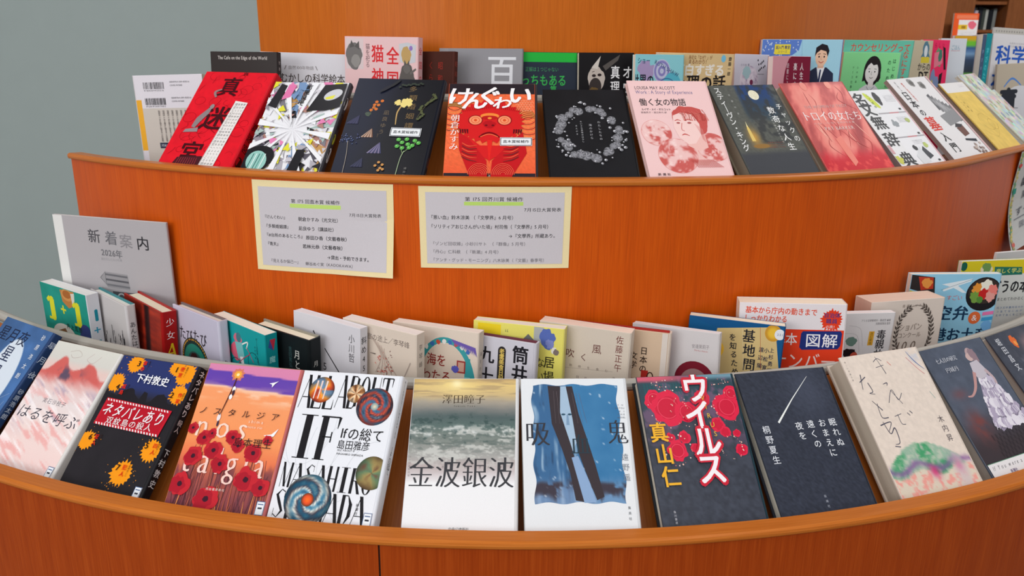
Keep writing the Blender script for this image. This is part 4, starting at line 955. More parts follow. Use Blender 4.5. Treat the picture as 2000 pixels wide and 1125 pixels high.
a.vt('朝倉かすみ', 12, 64, 132, 14, (250, 240, 236), mi=True).vt('光文社', 65, 177, 183, 3, (220, 210, 210))
price_sticker(book('F2_ken', 'orange and red hardcover with a staring demon face, carrying a white sticker', a, spine('F2_ken', (44, 36, 42))), .012, .0655, .0575, .081)

a = Art(base=(27, 27, 30))
a.grid(0, 0, 130, 188, 20, 28, cover_noise((27, 27, 30), .12, .05, 3))
rr = random.Random(21)
for i in range(28):
    an = 2*math.pi*i/28+rr.uniform(-.1, .1); q = rr.uniform(.92, 1.06); cx, cy = 66+46*q*math.cos(an), 90+49*q*math.sin(an); r = rr.uniform(4.5, 9)
    a.disc(cx, cy, r, lambda R, A, i=i: ramp(.5+.5*np.sin(A*(5+i % 4)+R*6)*fbm(R*3, A, i)+.35*(fbm(R*6, A*3, i+9)-.5), [(0, (70, 70, 76)), (.5, (140, 140, 146)), (1, (214, 214, 220))])*(1.05-.3*R[:, None]), 6, 26)
for i in range(70):
    an = rr.uniform(0, 6.3); q = rr.choice([rr.uniform(.74, .86), rr.uniform(1.12, 1.3)]); cx, cy, r = 66+46*q*math.cos(an), 90+49*q*math.sin(an), rr.uniform(1, 2.8)
    a.ell(cx, cy, r, r, (150, 150, 156), n=14).ell(cx-.3*r, cy-.3*r, r*.5, r*.5, (226, 226, 230), n=10).ell(cx+.2*r, cy+.3*r, r*.4, r*.4, (90, 90, 96), n=8)
for t, x, y0, y1, q in (('わたしたちの', 82, 68, 108, 5), ('海のかけら', 68, 74, 106, 5), ('ちいさな真珠のはなし', 54, 68, 112, 3.6), ('まえがき', 46, 76, 98, 3.6)): a.vt(t, x, y0, y1, q, (176, 176, 180))
book('F2_wreath', 'matte black hardcover with a wreath of silvery pearls', a, spine('F2_wreath', (20, 20, 22)), gloss=False, board=(40, 40, 44), pages=(214, 206, 192))

a = Art(base=(242, 202, 200))
ink, li = (200, 84, 78), (226, 140, 134)
a.ht('LOUISA MAY ALCOTT', 9, 77, 14, 9, (70, 60, 70), bold=.01).ht('Work : A Story of Experience', 9, 104, 22.5, 9.5, (120, 110, 150), bold=.006).ht('働く女の物語', 11, 88, 42, 15, (44, 38, 44), bold=.012).ht('ルイザ・メイ・オルコット', 12, 60, 56, 5, (70, 60, 66), bold=.02).ht('野島秀子・渡辺幸代 訳', 10, 52, 62, 4, (110, 90, 96))
def sphere(cx, cy, r, sd): a.disc(cx, cy, r, lambda R, A: mix(mix((240, 196, 192), ink, sstep(.46, .62, fbm(R*np.cos(A)*2.6+sd, R*np.sin(A)*2.6, sd))*.9), (250, 220, 216), sstep(.6, .75, fbm(R*np.cos(A)*4, R*np.sin(A)*4+sd, sd+5))*.8), 14, 44).ring(cx, cy, r, r, .5, li)
a.poly([(56, 112), (72, 124), (98, 122), (112, 140), (96, 160), (64, 158), (50, 136)], (238, 190, 184))
sphere(27, 100, 24, 3); sphere(111, 127, 26, 8); sphere(52, 142, 31, 13)
a.poly([(80, 106), (104, 104), (104, 128), (88, 134), (72, 124)], (240, 190, 182)).blob(88, 76, 28, ink, 5, .25, sy=1.0)
a.poly([(60, 68), (74, 62), (92, 66), (100, 84), (98, 104), (86, 120), (74, 122), (62, 110), (57, 90)], (246, 208, 202))
a.curve([(61, 78), (66, 76), (71, 78)], [1, 1.8, .8], ink).curve([(78, 78), (84, 75), (91, 78)], [1, 1.8, .8], ink).ell(66, 82, 3, 1.6, (170, 80, 80)).ell(84, 82, 3.4, 1.7, (170, 80, 80)).curve([(72, 82), (69, 94), (73, 97)], .9, ink).curve([(67, 105), (72, 103), (79, 106)], [1, 2.2, .8], ink)
for i in range(12): a.curve([(92+i*.8, 84+i*2.4), (99, 90+i*2), (103, 96+i*2)], .5, li)
for i in range(28):
    r = random.Random(i); x = r.uniform(66, 112); a.curve([(x, 56+r.uniform(0, 10)), (x+4, 66), (x+r.uniform(0, 9), 78)], .6, r.choice([(226, 120, 110), (160, 56, 52)]))
for i in range(14): a.line([(70+i*2.6, 150), (80+i*3, 164)], .7, ink)
a.ht('新 潮 社', 12, 32, 175, 4.6, (80, 60, 66), bold=.02)
book('F2_work', 'pink hardcover printed with a red engraved portrait and round scenes', a, spine('F2_work', (236, 196, 194)), pages=(198, 186, 160), board=(236, 198, 194), gloss=False)

a = Art(base=(84, 88, 86))
def f(X, Y):
    n = fbm(X*.12, Y*.12, 2); c = cover_noise((88, 90, 84), .14, .4, 3)(X, Y)
    c = mix(c, mix((34, 64, 116), (52, 70, 84), sstep(10, 60, Y)), sstep(46, 56, X+.06*Y)*(1-sstep(108, 128, X))*(1-sstep(56, 78, Y+14*(n-.5))))
    c = mix(c, (54, 56, 58), sstep(.45, .6, n)*sstep(46, 56, X)*(1-sstep(110, 128, Y))*.8)
    c = mix(c, (196, 150, 70), np.exp(-((X-40)/10)**2-((Y-104)/16)**2)); c = mix(c, (170, 126, 66), np.exp(-((X-52)/18)**2-((Y-121)/4)**2)*.8)
    return mix(c, (64, 66, 72), sstep(128, 140, Y)*.9)
a.grid(0, 0, 130, 188, 65, 94, f)
a.disc(81, 21, 10, lambda R, A: mix((250, 246, 226), (214, 206, 170), fbm(R*3, A*1.5, 2)), 6, 32).poly([(34, 88), (37, 78), (39, 88), (40, 112), (33, 112)], (226, 196, 110)).line([(36.5, 84), (37.5, 74)], [1.6, .3], (255, 244, 190)).ell(46, 122, 16, 4, (150, 112, 56))
a.vt('スティーヴン・キング', 13, 4, 130, 14, (238, 238, 236), bold=.008, x1=15).vt('チャックの', 120, 38, 118, 13, (242, 242, 240), x1=123).vt('数奇な人生', 100, 44, 134, 15, (242, 242, 240), bold=.008, x1=104).vt('安野玲訳', 32, 14, 64, 4, (190, 190, 186)).vt('長い長い物語のはじまり', 92, 60, 118, 4, (206, 206, 200)).fine(60, 116, 92, 3, (150, 80, 70), 3, 4)
book('F2_king', 'grey hardcover with a full moon and a candle painting', a, spine('F2_king', (74, 76, 74)), pages=(150, 138, 118), board=(150, 140, 120), gloss=False)

a = Art(base=(226, 110, 104))
def f(X, Y):
    d = fbm(X*.035+Y*.012, Y*.012-X*.01, 6, 5); e = fbm(X*.09+Y*.04, Y*.03, 12)
    c = ramp(d+.25*np.sin(X*.16+Y*.05+6*e)*.4, [(0, (150, 50, 54)), (.36, (196, 82, 78)), (.5, (232, 120, 110)), (.64, (238, 140, 126)), (1, (244, 160, 144))])
    c = mix(c, (140, 36, 44), (1-sstep(0, 14, Y+8*e))*.6)
    c = mix(c, (206, 24, 40), sstep(132, 162, Y+20*(e-.5))*.95)
    return mix(c, (240, 84, 74), sstep(.58, .7, fbm(X*.12, Y*.12, 20))*sstep(140, 165, Y)*.8)
a.grid(0, 0, 130, 188, 65, 94, f)
for i in range(22):
    r = random.Random(i+3); x = r.uniform(14, 112); y = r.uniform(8, 120); a.curve([(x, y), (x+r.uniform(-8, 12), y+16), (x+r.uniform(-4, 20), y+38)], [.4, 1.8, .3], r.choice([(170, 58, 58), (250, 176, 158), (190, 70, 66)]))
a.ell(44, 8, 6, 9, (236, 140, 124)).ell(96, 6, 6, 9, (240, 150, 132)).poly([(48, 118), (62, 112), (66, 164), (56, 172), (52, 150)], (238, 132, 116))
a.ht('THE WOMEN OF TROY', 22, 110, 52, 9, (206, 170, 166), mi=True).ht('トロイの女たち', 7, 128, 70, 22, (248, 238, 236), mi=True, y1=73).ht('パット・バーカー 北村みちよ 訳', 22, 106, 86, 5, (236, 200, 194)).ht('PAT BARKER', 38, 98, 97, 10, (232, 206, 200), mi=True)
book('F2_troy', 'salmon red hardcover with draped figures sinking into scarlet', a, spine('F2_troy', (190, 60, 60)), pages=(160, 146, 126), board=(170, 156, 140))

a = Art(base=(236, 236, 236))
a.rect(44, 0, 130, 188, (238, 238, 240))
for y in (58, 116): a.line([(44, y), (130, y)], 3.2, (170, 166, 170)).line([(76, y), (104, y)], 3.2, (206, 140, 144))
a.rect(126, 0, 130, 188, (222, 176, 180)).ell(52, 26, 7, 22, (208, 222, 60), rot=-28).vt('ことばの', 50, 8, 46, 7, (90, 110, 30), bold=.03)
for ch, x, y in (('名', 22, 22), ('文', 22, 46), ('無', 26, 78), ('辞', 26, 118), ('典', 30, 164)): a.ht(ch, x-20, x+20, y, 34, (30, 30, 32), bold=.035, sx=1.1)
a.rect(0, 130, 8, 150, (214, 160, 164)).blob(6, 164, 9, (206, 206, 70), 3, .8).blob(72, 22, 8, (46, 46, 50), 4, .5, sy=2).blob(70, 84, 8, (150, 156, 160), 8, .8).blob(72, 142, 6, (40, 40, 44), 9, .4).poly([(86, 150), (96, 140), (108, 164), (92, 170)], (60, 64, 70))
a.poly([(60, 160), (86, 140), (90, 176), (64, 180)], (222, 224, 226)).blob(112, 78, 6, (190, 206, 110), 2, .4).blob(108, 138, 6, (190, 206, 110), 6, .4).fine(92, 16, 122, 5, (150, 150, 156), 2.4, 3).fine(84, 70, 116, 4, (150, 150, 156), 2.4, 4).fine(78, 126, 108, 3, (150, 150, 156), 2.4, 5)
for y in (48, 108, 172): a.rect(112, y, 118, y+4, (40, 40, 44))
book('F2_jiten', 'white paperback with heavy black characters and three small picture panels', a, hard=False, pages=(150, 130, 130))

a = Art(base=(240, 238, 238))
for ch, x, y, q, c in (('日', 18, 40, 21, K), ('本', 20, 60, 21, K), ('の', 23, 80, 17, K), ('墓', 26, 106, 34, (222, 60, 44)), ('入', 28, 136, 22, K), ('門', 30, 160, 22, K)): a.ht(ch, x-18, x+18, y, q, c, bold=.03, sx=1)
a.vt('はじめての', 16, 6, 30, 5, (90, 86, 90)).vt('歴史と文化を訪ねて', 34, 10, 56, 5, (222, 90, 80), bold=.02, x1=38)
for x, y, q in ((64, 12, 9), (92, 20, 9)): a.blob(x, y, q, (150, 148, 146), int(x), .4).blob(x+1, y+1, q*.6, (110, 108, 106), 4, .5)
rr = random.Random(6)
for i in range(7):
    x, y = 78+i*6, 44+i*5; a.poly([(x, y), (x+9, y-3), (x+10, y+34), (x+1, y+36)], rr.choice([(130, 130, 132), (160, 160, 162), (104, 104, 108)])).line([(x+2, y+5), (x+7, y+26)], 1.4, (220, 220, 222))
a.poly([(66, 92), (124, 80), (126, 106), (72, 116)], (150, 150, 152)).poly([(84, 122), (108, 118), (108, 138), (88, 142)], (120, 84, 76)).poly([(82, 120), (92, 112), (110, 116), (100, 122)], (70, 66, 70)).poly([(82, 146), (114, 150), (112, 156), (80, 150)], (50, 56, 64))
for i in range(16): a.blob(96+rr.uniform(-12, 18), 168+rr.uniform(-9, 12), 3, rr.choice([(170, 150, 140), (206, 190, 180), (130, 110, 104)]), i, .6)
a.rect(124, 0, 130, 188, (222, 186, 184))
book('F2_haka', 'white paperback with one large red character and grey gravestones', a, hard=False, pages=(168, 146, 140), back=(180, 160, 150))

a = Art(base=(238, 204, 108))
a.grid(0, 0, 130, 188, 26, 38, cover_noise((240, 206, 110), .06, .1, 3)).rect(0, 0, 130, 27, (240, 238, 236)).fine(88, 8, 118, 2, (150, 140, 160), 3, 3)
a.ring(66, 110, 28, 22, .7, (190, 150, 66)).ring(88, 118, 18, 14, .7, (190, 150, 66)).curve([(20, 130), (60, 150), (110, 120)], .6, (196, 156, 72)).vt('ちいさな手紙', 26, 36, 80, 5, (150, 120, 70)).vt('短歌集', 40, 50, 84, 6, (150, 120, 70))
book('F2_yel', 'yellow hardcover with a plain white band across its top', a, spine('F2_yel', (230, 196, 100)), pages=(168, 150, 136), board=(170, 170, 120), gloss=False)
def pastel(sd): return lambda X, Y: np.clip(np.array([(214, 216, 206)])+34*np.stack([fbm(X*.09, Y*.09, sd)-.5, fbm(X*.09, Y*.09, sd+9)-.5, fbm(X*.09, Y*.09, sd+19)-.5], 1)*3, 0, 255)
a = Art(base=(216, 220, 208)); a.grid(0, 0, 130, 188, 40, 60, pastel(3)); rr = random.Random(4)
for i in range(40): a.blob(rr.uniform(0, 130), rr.uniform(0, 188), rr.uniform(3, 8), rr.choice([(150, 176, 190), (176, 196, 150), (196, 176, 160), (226, 214, 180)]), i, .6)
book('F2_flo', 'pale hardcover dappled in pastel green and blue, behind the yellow hardcover', a, spine('F2_flo', (210, 214, 204)), gloss=False)
a = Art(base=(226, 222, 222)); a.grid(0, 0, 130, 188, 40, 60, pastel(23)); rr = random.Random(9)
for i in range(36): a.blob(rr.uniform(0, 130), rr.uniform(30, 188), rr.uniform(3, 8), rr.choice([(226, 190, 170), (196, 204, 220), (214, 170, 150), (236, 226, 206)]), i, .6)
a.blob(30, 30, 9, (120, 160, 206), 3, .5).blob(60, 70, 8, (140, 170, 206), 5, .5).fine(20, 16, 110, 2, (120, 120, 150), 6, 8)
book('F2_flob', 'pale hardcover with peach and blue blots, rightmost of the upper front row', a, spine('F2_flob', (222, 216, 216)), gloss=False)

# ---- lower tier, back row
a = Art(210, 297, (180, 174, 176))
a.rect(0, 0, 18, 297, (232, 230, 226)).line([(18, 0), (18, 297)], .5, (196, 194, 194))
sc = 210/130.
for ch, x, y, c in (('新', 75, 28, (84, 82, 86)), ('着', 107, 29, (110, 108, 112)), ('案', 134, 32, (142, 138, 141)), ('内', 165, 33, (54, 52, 56))): a.ht(ch, x-13, x+13, y, 22, c, bold=.012)  # glare put into the ink: characters paled unevenly
a.ht('2026年', 84, 124, 52, 13, (120, 118, 122), bold=.03, y1=53).ht('あたらしく入った本', 82, 122, 62, 5, (160, 158, 162))
a.poly([(76, 92), (86, 82), (128, 84), (130, 108), (88, 106)], (156, 152, 154)).line([(86, 86), (128, 88)], 3, (110, 108, 112)).line([(86, 94), (129, 96)], 3, (96, 94, 98)).line([(87, 102), (130, 104)], 3, (120, 118, 122)).line([(76, 92), (86, 82), (86, 102), (76, 92)], .8, (80, 78, 82))
a.rect(96, 112, 150, 150, (96, 94, 98)).ring(112, 122, 7, 7, 2.4, (210, 208, 210)).rect(124, 116, 146, 132, (150, 148, 152))
a.poly([(120, 150), (152, 116), (158, 150)], (206, 200, 198))
book('B1_book', 'large white stapled booklet with lettering greyed by glare, leaning on the riser at the left', a, hard=False, name='booklet', pages=(230, 226, 214), gloss=False)

a = Art(base=(34, 150, 132))
a.grid(0, 0, 130, 188, 20, 28, cover_noise((36, 152, 134), .1, .06, 3))
a.poly([(58, 2), (98, -4), (94, 22), (78, 28), (62, 20)], (196, 128, 66)).ell(77, 8, 16, 9, (214, 150, 84)).ell(77, 7, 12, 6, (176, 106, 50)).poly([(88, 4), (99, 2), (96, 20), (90, 22)], (222, 214, 200))
for ch, x, y, q in (('1', 24, 36, 44), ('+', 60, 33, 26), ('1', 98, 34, 44)): a.ht(ch, x-11, x+11, y, q, (226, 222, 50), bold=.09 if ch == '1' else .03)
for x, y in ((24, 36), (98, 34)): a.line([(x-8, y-11), (x, y-17)], 6, (226, 222, 50)).line([(x-9, y+16), (x+9, y+16)], 4, (226, 222, 50))
a.ell(54, 76, 34, 20, (228, 222, 210)).poly([(34, 70), (58, 62), (74, 84), (60, 96), (44, 84)], (140, 98, 62)).blob(118, 62, 16, (60, 70, 130), 4, .3).ht('井上荒野', 62, 108, 57, 9, (30, 60, 56), bold=.02).ell(64, 130, 30, 14, (226, 220, 206))
t = POSE['B1_1p1'][9]*1000
book('B1_1p1', 'green paperback numbered 1+1 with plates of food, leftmost of the lower back row', a,
     Art(t, 188, (220, 222, 228)).ht('1', t*.2, t*.8, 32, 22, (30, 140, 160), bold=.06).ht('+', t*.2, t*.8, 54, 18, (60, 160, 190), bold=.02).ht('1', t*.2, t*.8, 78, 22, (30, 140, 160), bold=.06).vt('井上荒野', t*.5, 100, 140, 9, (60, 60, 70)), hard=False, pages=(232, 230, 226), gloss=False)

a = Art(base=(206, 200, 198)); rr = random.Random(3)
for i in range(40):
    x, y = rr.choice([(58, 66), (74, 52), (114, 50), (100, 66), (118, 66), (40, 70)]); x += rr.gauss(0, 5); y += rr.gauss(0, 8)
    a.line([(x, y), (x+rr.uniform(-3, 3), y+rr.uniform(4, 12))], [1.8, .5], (60, 56, 60))
for x in (72, 112): a.line([(x, 40), (x+1, 66)], 1.2, (50, 46, 50))
a.curve([(4, 4), (6, 40), (3, 90)], 1.6, (60, 70, 80))
book('B1_anta', 'grey-white hardcover sketched with black figures and a teal back edge', a, spine('B1_anta', (212, 208, 208), ('あんたはだいじょうぶ', 9, 24, 118, (60, 58, 62))), back=(70, 140, 146), pages=(236, 232, 222), gloss=False)

a = Art(base=(170, 44, 30))
a.grid(0, 0, 130, 188, 52, 75, lambda X, Y: mix(mix((206, 62, 34), (110, 30, 26), fbm(X*.03, Y*.16, 4)), (40, 24, 26), np.exp(-((X-82)/9)**4)*.95+sstep(70, 110, Y)*.5))
book('B1_sho', 'dark red hardcover with black doorway, yellow letter on its red spine', a, Art(POSE['B1_sho'][9]*1000, 188, (166, 26, 26)).vt('少女', 12, 6, 44, 13, (240, 232, 230), mi=True).ht('A', 2, 22, 58, 34, (236, 196, 40), sh=.15, mi=True).vt('が消えた', 13, 74, 134, 13, (240, 232, 230), mi=True), pages=(240, 232, 206))

a = Art(base=(202, 196, 214))
a.ell(56, 72, 40, 34, (30, 60, 60)).ell(56, 74, 33, 27, (40, 140, 120)).ell(56, 78, 24, 20, (50, 90, 86)).ell(56, 84, 14, 12, (196, 160, 140)).blob(56, 74, 14, (60, 36, 36), 3, .3)
for i in range(26):
    an = math.pi*(1+i/25); a.ell(56+37*math.cos(an), 72+31*math.sin(an), 1.6, 1.6, (220, 160, 60), n=8)
for i, ch in enumerate('たびたび'): a.ht(ch, 14+i*21, 34+i*21, 36+(i % 2)*2-i, 21, (46, 42, 50))
book('B1_tabi', 'lavender hardcover with a green round window picture', a, spine('B1_tabi', (206, 202, 218), ('たびたび', 13, 52, 118, (40, 36, 44))), pages=(236, 220, 206), back=(120, 110, 110))

a = Art(base=(24, 156, 158))
a.blob(64, 22, 9, (214, 110, 130), 3, .5).blob(58, 40, 13, (220, 96, 120), 4, .4).ell(66, 18, 6, 7, (70, 120, 130)).poly([(56, 26), (74, 24), (78, 44), (62, 50)], (120, 190, 190)).poly([(66, 46), (74, 44), (78, 62), (72, 64)], (240, 236, 236)).curve([(74, 26), (88, 20), (84, 30)], 2, (240, 236, 230))
a.ring(100, 46, 13, 14, 1, (26, 70, 76)).ring(56, 64, 14, 14, 1, (26, 70, 76)).curve([(84, 28), (92, 36), (100, 46)], 1.2, (190, 60, 90)).curve([(56, 64), (70, 50), (92, 36)], 1.2, (190, 60, 90)).vt('ぼくと自転車と魔女', 111, 8, 44, 4, (30, 80, 84)).vt('新作長編', 106, 20, 40, 3, (30, 80, 84)).rect(96, 52, 104, 56, (206, 60, 90))
book('B1_majo', 'teal paperback with a cyclist in pink on its cover', a, spine('B1_majo', (18, 140, 146), ('魔女の法則', 10, 28, 108, (160, 226, 224))).poly([(7, 8), (16, 8), (12, 24)], (190, 50, 70)).poly([(7, 8), (4, 18), (12, 24)], (60, 80, 150)), hard=False, pages=(244, 232, 216))

a = Art(base=(24, 30, 32)); a.vt('月とコーヒー', 106, 18, 108, 14, (206, 206, 200), bold=.01).vt('吉田篤弘', 90, 16, 48, 8, (60, 90, 92))
book('B1_tsuki', 'small black hardcover with cream pages between teal and white books', a, spine('B1_tsuki', (22, 28, 30), ('月とコーヒー', 9, 30, 110, (200, 200, 194))), pages=(246, 230, 204), board=(150, 144, 130))

a = Art(base=(216, 213, 218)); a.line([(40, 19), (45, 24)], [2.4, .8], (40, 40, 44)).line([(63, 38), (100, 72), (130, 100)], [1.6, 2.2], (34, 34, 38)).vt('小川哲', 116, 9, 46, 12, (46, 44, 48)).ht('5', 58, 68, 62, 14, (40, 40, 44)).ht('度', 70, 84, 75, 13, (40, 40, 44), bold=.03)
book('B1_naname', 'white paperback crossed by one slanting black line', a, spine('B1_naname', (222, 220, 226), ('斜め45度の処世術', 10, 10, 118, (44, 42, 46))), hard=False, pages=(238, 232, 234))

a = Art(base=(222, 206, 190)); rr = random.Random(7)
a.ht('老い 旅の途上／李琴峰', 22, 120, 15, 9, (110, 96, 90))
for i in range(90):
    an, q = rr.uniform(0, 6.3), rr.gauss(10, 5); x, y = 77+q*math.cos(an), 55+q*1.5*math.sin(an); a.line([(x, y), (x+rr.uniform(-3, 3), y+rr.uniform(-3, 3))], [.4, 1.2], rr.choice([(206, 70, 60), (226, 120, 100), (120, 70, 66)]))
for i in range(5): a.curve([(52+i*6, 14+i*3), (70+i*2, 36), (60+i*10, 60)], .5, (160, 130, 120))
a.curve([(122, 36), (110, 60), (104, 80)], .6, (130, 110, 104)).line([(51, 36), (60, 36)], [.4, 1.4], (100, 86, 80))
book('B1_tabino', 'cream paperback sprinkled with small red dashes', a, spine('B1_tabino', (226, 212, 196), ('李琴峰 老いる旅', 8, 12, 100, (150, 140, 130))), hard=False, pages=(242, 230, 222), gloss=False)

a = Art(base=(224, 208, 192))
a.ring(82, 78, 44, 64, 7, (60, 156, 160), 50).ell(82, 78, 40, 60, (216, 198, 180)).rect(112, 34, 120, 120, (60, 156, 160)).rect(30, 34, 38, 120, (60, 156, 160))
for i in range(9): a.blob(44+i*9, 24-(i-4.5)*(i-4.5)*-.8-8, 3, ((196, 80, 60), (230, 226, 220), (60, 110, 180))[i % 3], i, .5)
for i in range(12): a.poly([(90+i*3, 12+i*.6), (94+i*3, 12+i*.6), (98+i*3, 20+i)], (110, 90, 170))
a.rect(100, 38, 113, 54, (160, 60, 56)).rect(102, 40, 111, 52, (206, 160, 140)).rect(112, 58, 120, 66, (120, 190, 190)).blob(98, 50, 5, (90, 90, 180), 2, .5)
a.ht('海を', 54, 84, 41, 17, (140, 40, 36), bold=.01).ht('わたる', 46, 92, 62, 17, (140, 40, 36), bold=.01).ht('星', 114, 126, 66, 10, (150, 60, 50))
book('B1_umi', 'cream paperback framed by a teal arch with red lettering', a, spine('B1_umi', (216, 204, 190), ('海をわたる言葉', 6, 24, 90, (120, 106, 100))), hard=False, pages=(244, 232, 220), gloss=False)

a = Art(base=(206, 203, 212)); a.vt('筒井康隆', 111, 5, 108, 25, (34, 32, 38), bold=.035).vt('九十歳', 60, 10, 96, 24, (34, 32, 38), bold=.03)
a.ell(83, 16, 6, 6, (46, 42, 46)).ell(83, 54, 6, 6, (46, 42, 46)).poly([(77, 16), (89, 16), (89, 54), (77, 54)], (46, 42, 46)).vt('老耄美食日記', 83, 13, 57, 8, (226, 196, 100), bold=.03)
book('B1_tsutsui', 'lilac-white hardcover with huge black characters and maroon board edges', a, spine('B1_tsutsui', (206, 203, 212)), pages=(240, 226, 206), back=(110, 56, 70), board=(110, 56, 70), gloss=False)

a = Art(base=(232, 222, 110)); a.rect(6, 2, 40, 30, (236, 208, 40)).rect(88, 0, 102, 20, (176, 178, 176)).poly([(66, 24), (80, 10), (92, 20), (90, 34)], (110, 110, 110)).ht('“', 46, 58, 12, 18, (150, 150, 90))
a.blob(108, 14, 10, (90, 110, 180), 3, .5, sy=1.3).blob(112, 20, 6, (130, 140, 200), 5, .5).blob(118, 28, 4, (236, 232, 220), 6, .4).blob(121, 30, 4, (130, 116, 110), 8, .3)
a.vt('居場所の', 112, 34, 110, 16, (70, 66, 40), bold=.02).vt('ない人', 99, 36, 90, 13, (90, 84, 50), bold=.01)
book('B1_ibasho', 'yellow paperback with blue flower blots at its upper right', a, spine('B1_ibasho', (226, 218, 120)), hard=False, pages=(246, 240, 226))

a = Art(base=(214, 200, 184)); a.vt('佐藤正午', 116.5, 4, 52, 11, (110, 34, 32)).ht('風', 78, 92, 26, 13, (96, 34, 32)).ht('く', 61, 73, 39, 11, (96, 44, 40)).ht('吹', 40, 54, 36, 12, (96, 34, 32)).line([(40, 56), (110, 52)], .4, (170, 156, 144)).ht('熟 柿 を 食 む', 44, 106, 52, 4, (130, 110, 100)).ht('Ⅲ Ⅱ', 56, 78, 66, 5, (120, 100, 92)).vt('かたみ歌', 112, 56, 86, 4, (130, 110, 100))
book('B1_kaze', 'beige paperback with scattered dark red characters', a, spine('B1_kaze', (216, 204, 190), ('佐藤正午', 5, 20, 90, (150, 136, 126))), hard=False, pages=(246, 224, 206), gloss=False)

a = Art(base=(214, 186, 158)); a.rect(0, 0, 74, 188, (222, 204, 184)).rect(122, 0, 130, 188, (222, 210, 200)).vt('日本の', 98, 20, 56, 11, (60, 44, 36), bold=.02).vt('文学', 84, 28, 52, 11, (60, 44, 36), bold=.01).rect(96, 52, 106, 68, (176, 44, 36)).ring(109, 60, 4, 6, 1.6, (70, 40, 30)).line([(78, 64), (94, 65)], .6, (140, 60, 50))
book('B1_nihon', 'tan hardcover with a small red teapot mark and red board edge', a, spine('B1_nihon', (222, 206, 190)), pages=(244, 224, 210), back=(170, 50, 44), board=(170, 50, 44), gloss=False)

a = Art(base=(212, 206, 206)); a.ell(98, 66, 30, 26, (122, 26, 44)).ell(98, 72, 22, 22, (158, 122, 122)).rect(68, 68, 128, 188, (122, 26, 44)).rect(77, 70, 119, 188, (158, 122, 122)).ht('安達茉莉子', 92, 118, 20, 6, (140, 130, 134), y1=19).ht('Mariko Adachi', 96, 116, 25, 3, (196, 110, 110))
book('B1_arch', 'pale grey paperback with a maroon arch', a, spine('B1_arch', (214, 208, 208)), hard=False, pages=(232, 226, 226), gloss=False)

a = Art(base=(24, 86, 138)); a.poly([(40, 12), (118, 2), (130, 60), (130, 188), (30, 188), (30, 40)], (214, 188, 130)).poly([(0, 0), (40, 12), (30, 60), (0, 80)], (24, 90, 140))
a.disc(116, 10, 11, lambda R, A: mix((236, 190, 60), (206, 150, 50), sstep(.55, .7, R)), 5, 30).disc(40, 40, 12, lambda R, A: mix((190, 50, 30), (240, 190, 60), sstep(.5, .7, R)), 5, 30).ell(125, 11, 7, 7, (230, 232, 236)).ht('221', 121, 129, 11, 4, (60, 80, 120))
a.vt('基地問題', 83, 8, 84, 18, (36, 38, 46), bold=.02, x1=92).vt('を知るための', 61, 16, 84, 10, (36, 38, 46), bold=.02, x1=74).vt('上杉勇司', 117, 28, 64, 7, (50, 54, 76), bold=.02).vt('小松寛', 110, 28, 62, 7, (50, 54, 76), bold=.02).vt('渡辺陽', 103, 28, 60, 7, (50, 54, 76), bold=.02).line([(74, 8), (86, 90)], .4, (236, 220, 180)).line([(98, 4), (108, 80)], .4, (190, 90, 60))
book('B1_kichi', 'blue and tan paperback with a gold sun disc', a, spine('B1_kichi', (20, 70, 116)), hard=False, pages=(244, 230, 206))

a = Art(base=(234, 226, 228)); a.rect(0, 31, 130, 188, (230, 66, 36)).ht('基本から庁内の動きまで', 7, 96, 8, 9, (226, 84, 54), bold=.025, y1=10).ht('しっかりわかる', 6, 60, 18, 9, (226, 84, 54), bold=.025, y1=19)
a.splat(114, 19, 13, (230, 64, 34), 4, 22).ht('自治体', 104, 124, 13, 6.5, (60, 60, 120), bold=.02).ht('職員', 107, 121, 20, 6.5, (60, 60, 120), bold=.02).ht('必携！', 107, 121, 27, 4.5, (240, 220, 220))
a.poly([(80, 33), (126, 32), (128, 35), (127, 50), (124, 54), (80, 56), (77, 53), (78, 36)], (36, 52, 120)).ht('図解', 83, 124, 44, 18, (242, 240, 244), bold=.01).ht('基本', 44, 74, 43, 16, (242, 232, 230), bold=.01).ht('マイナンバー', 2, 124, 70, 22, (242, 214, 206), bold=.005)
book('B1_orange', 'tall white and orange paperback with a navy title block', a, spine('B1_orange', (226, 220, 222)), hard=False, pages=(246, 232, 208))

a = Art(base=(226, 222, 222)); a.vt('毒親サバイバル', 113, 26, 130, 16, (40, 38, 42), bold=.02).rect(92, 28, 101, 50, (226, 170, 60)).vt('改訂新版', 96.5, 29, 49, 5, (90, 60, 20)).ht('アミエ法律事務所・著者団 編著', 75, 125, 11, 4, (110, 104, 108)).ht('支援者委員会 監修', 100, 125, 16, 4, (110, 104, 108))
a.blob(64, 43, 9, (110, 140, 128), 3, .3, sy=.8).curve([(56, 18), (76, 24), (84, 50)], .5, (190, 186, 188)).curve([(50, 30), (72, 34), (80, 60)], .5, (190, 186, 188)).blob(64, 62, 12, (40, 30, 34), 5, .4, sy=.7).blob(72, 66, 6, (206, 90, 70), 4, .4)
book('B1_doku', 'white paperback with a small orange tag and black vertical title', a, spine('B1_doku', (224, 220, 220)), hard=False, pages=(236, 228, 226))

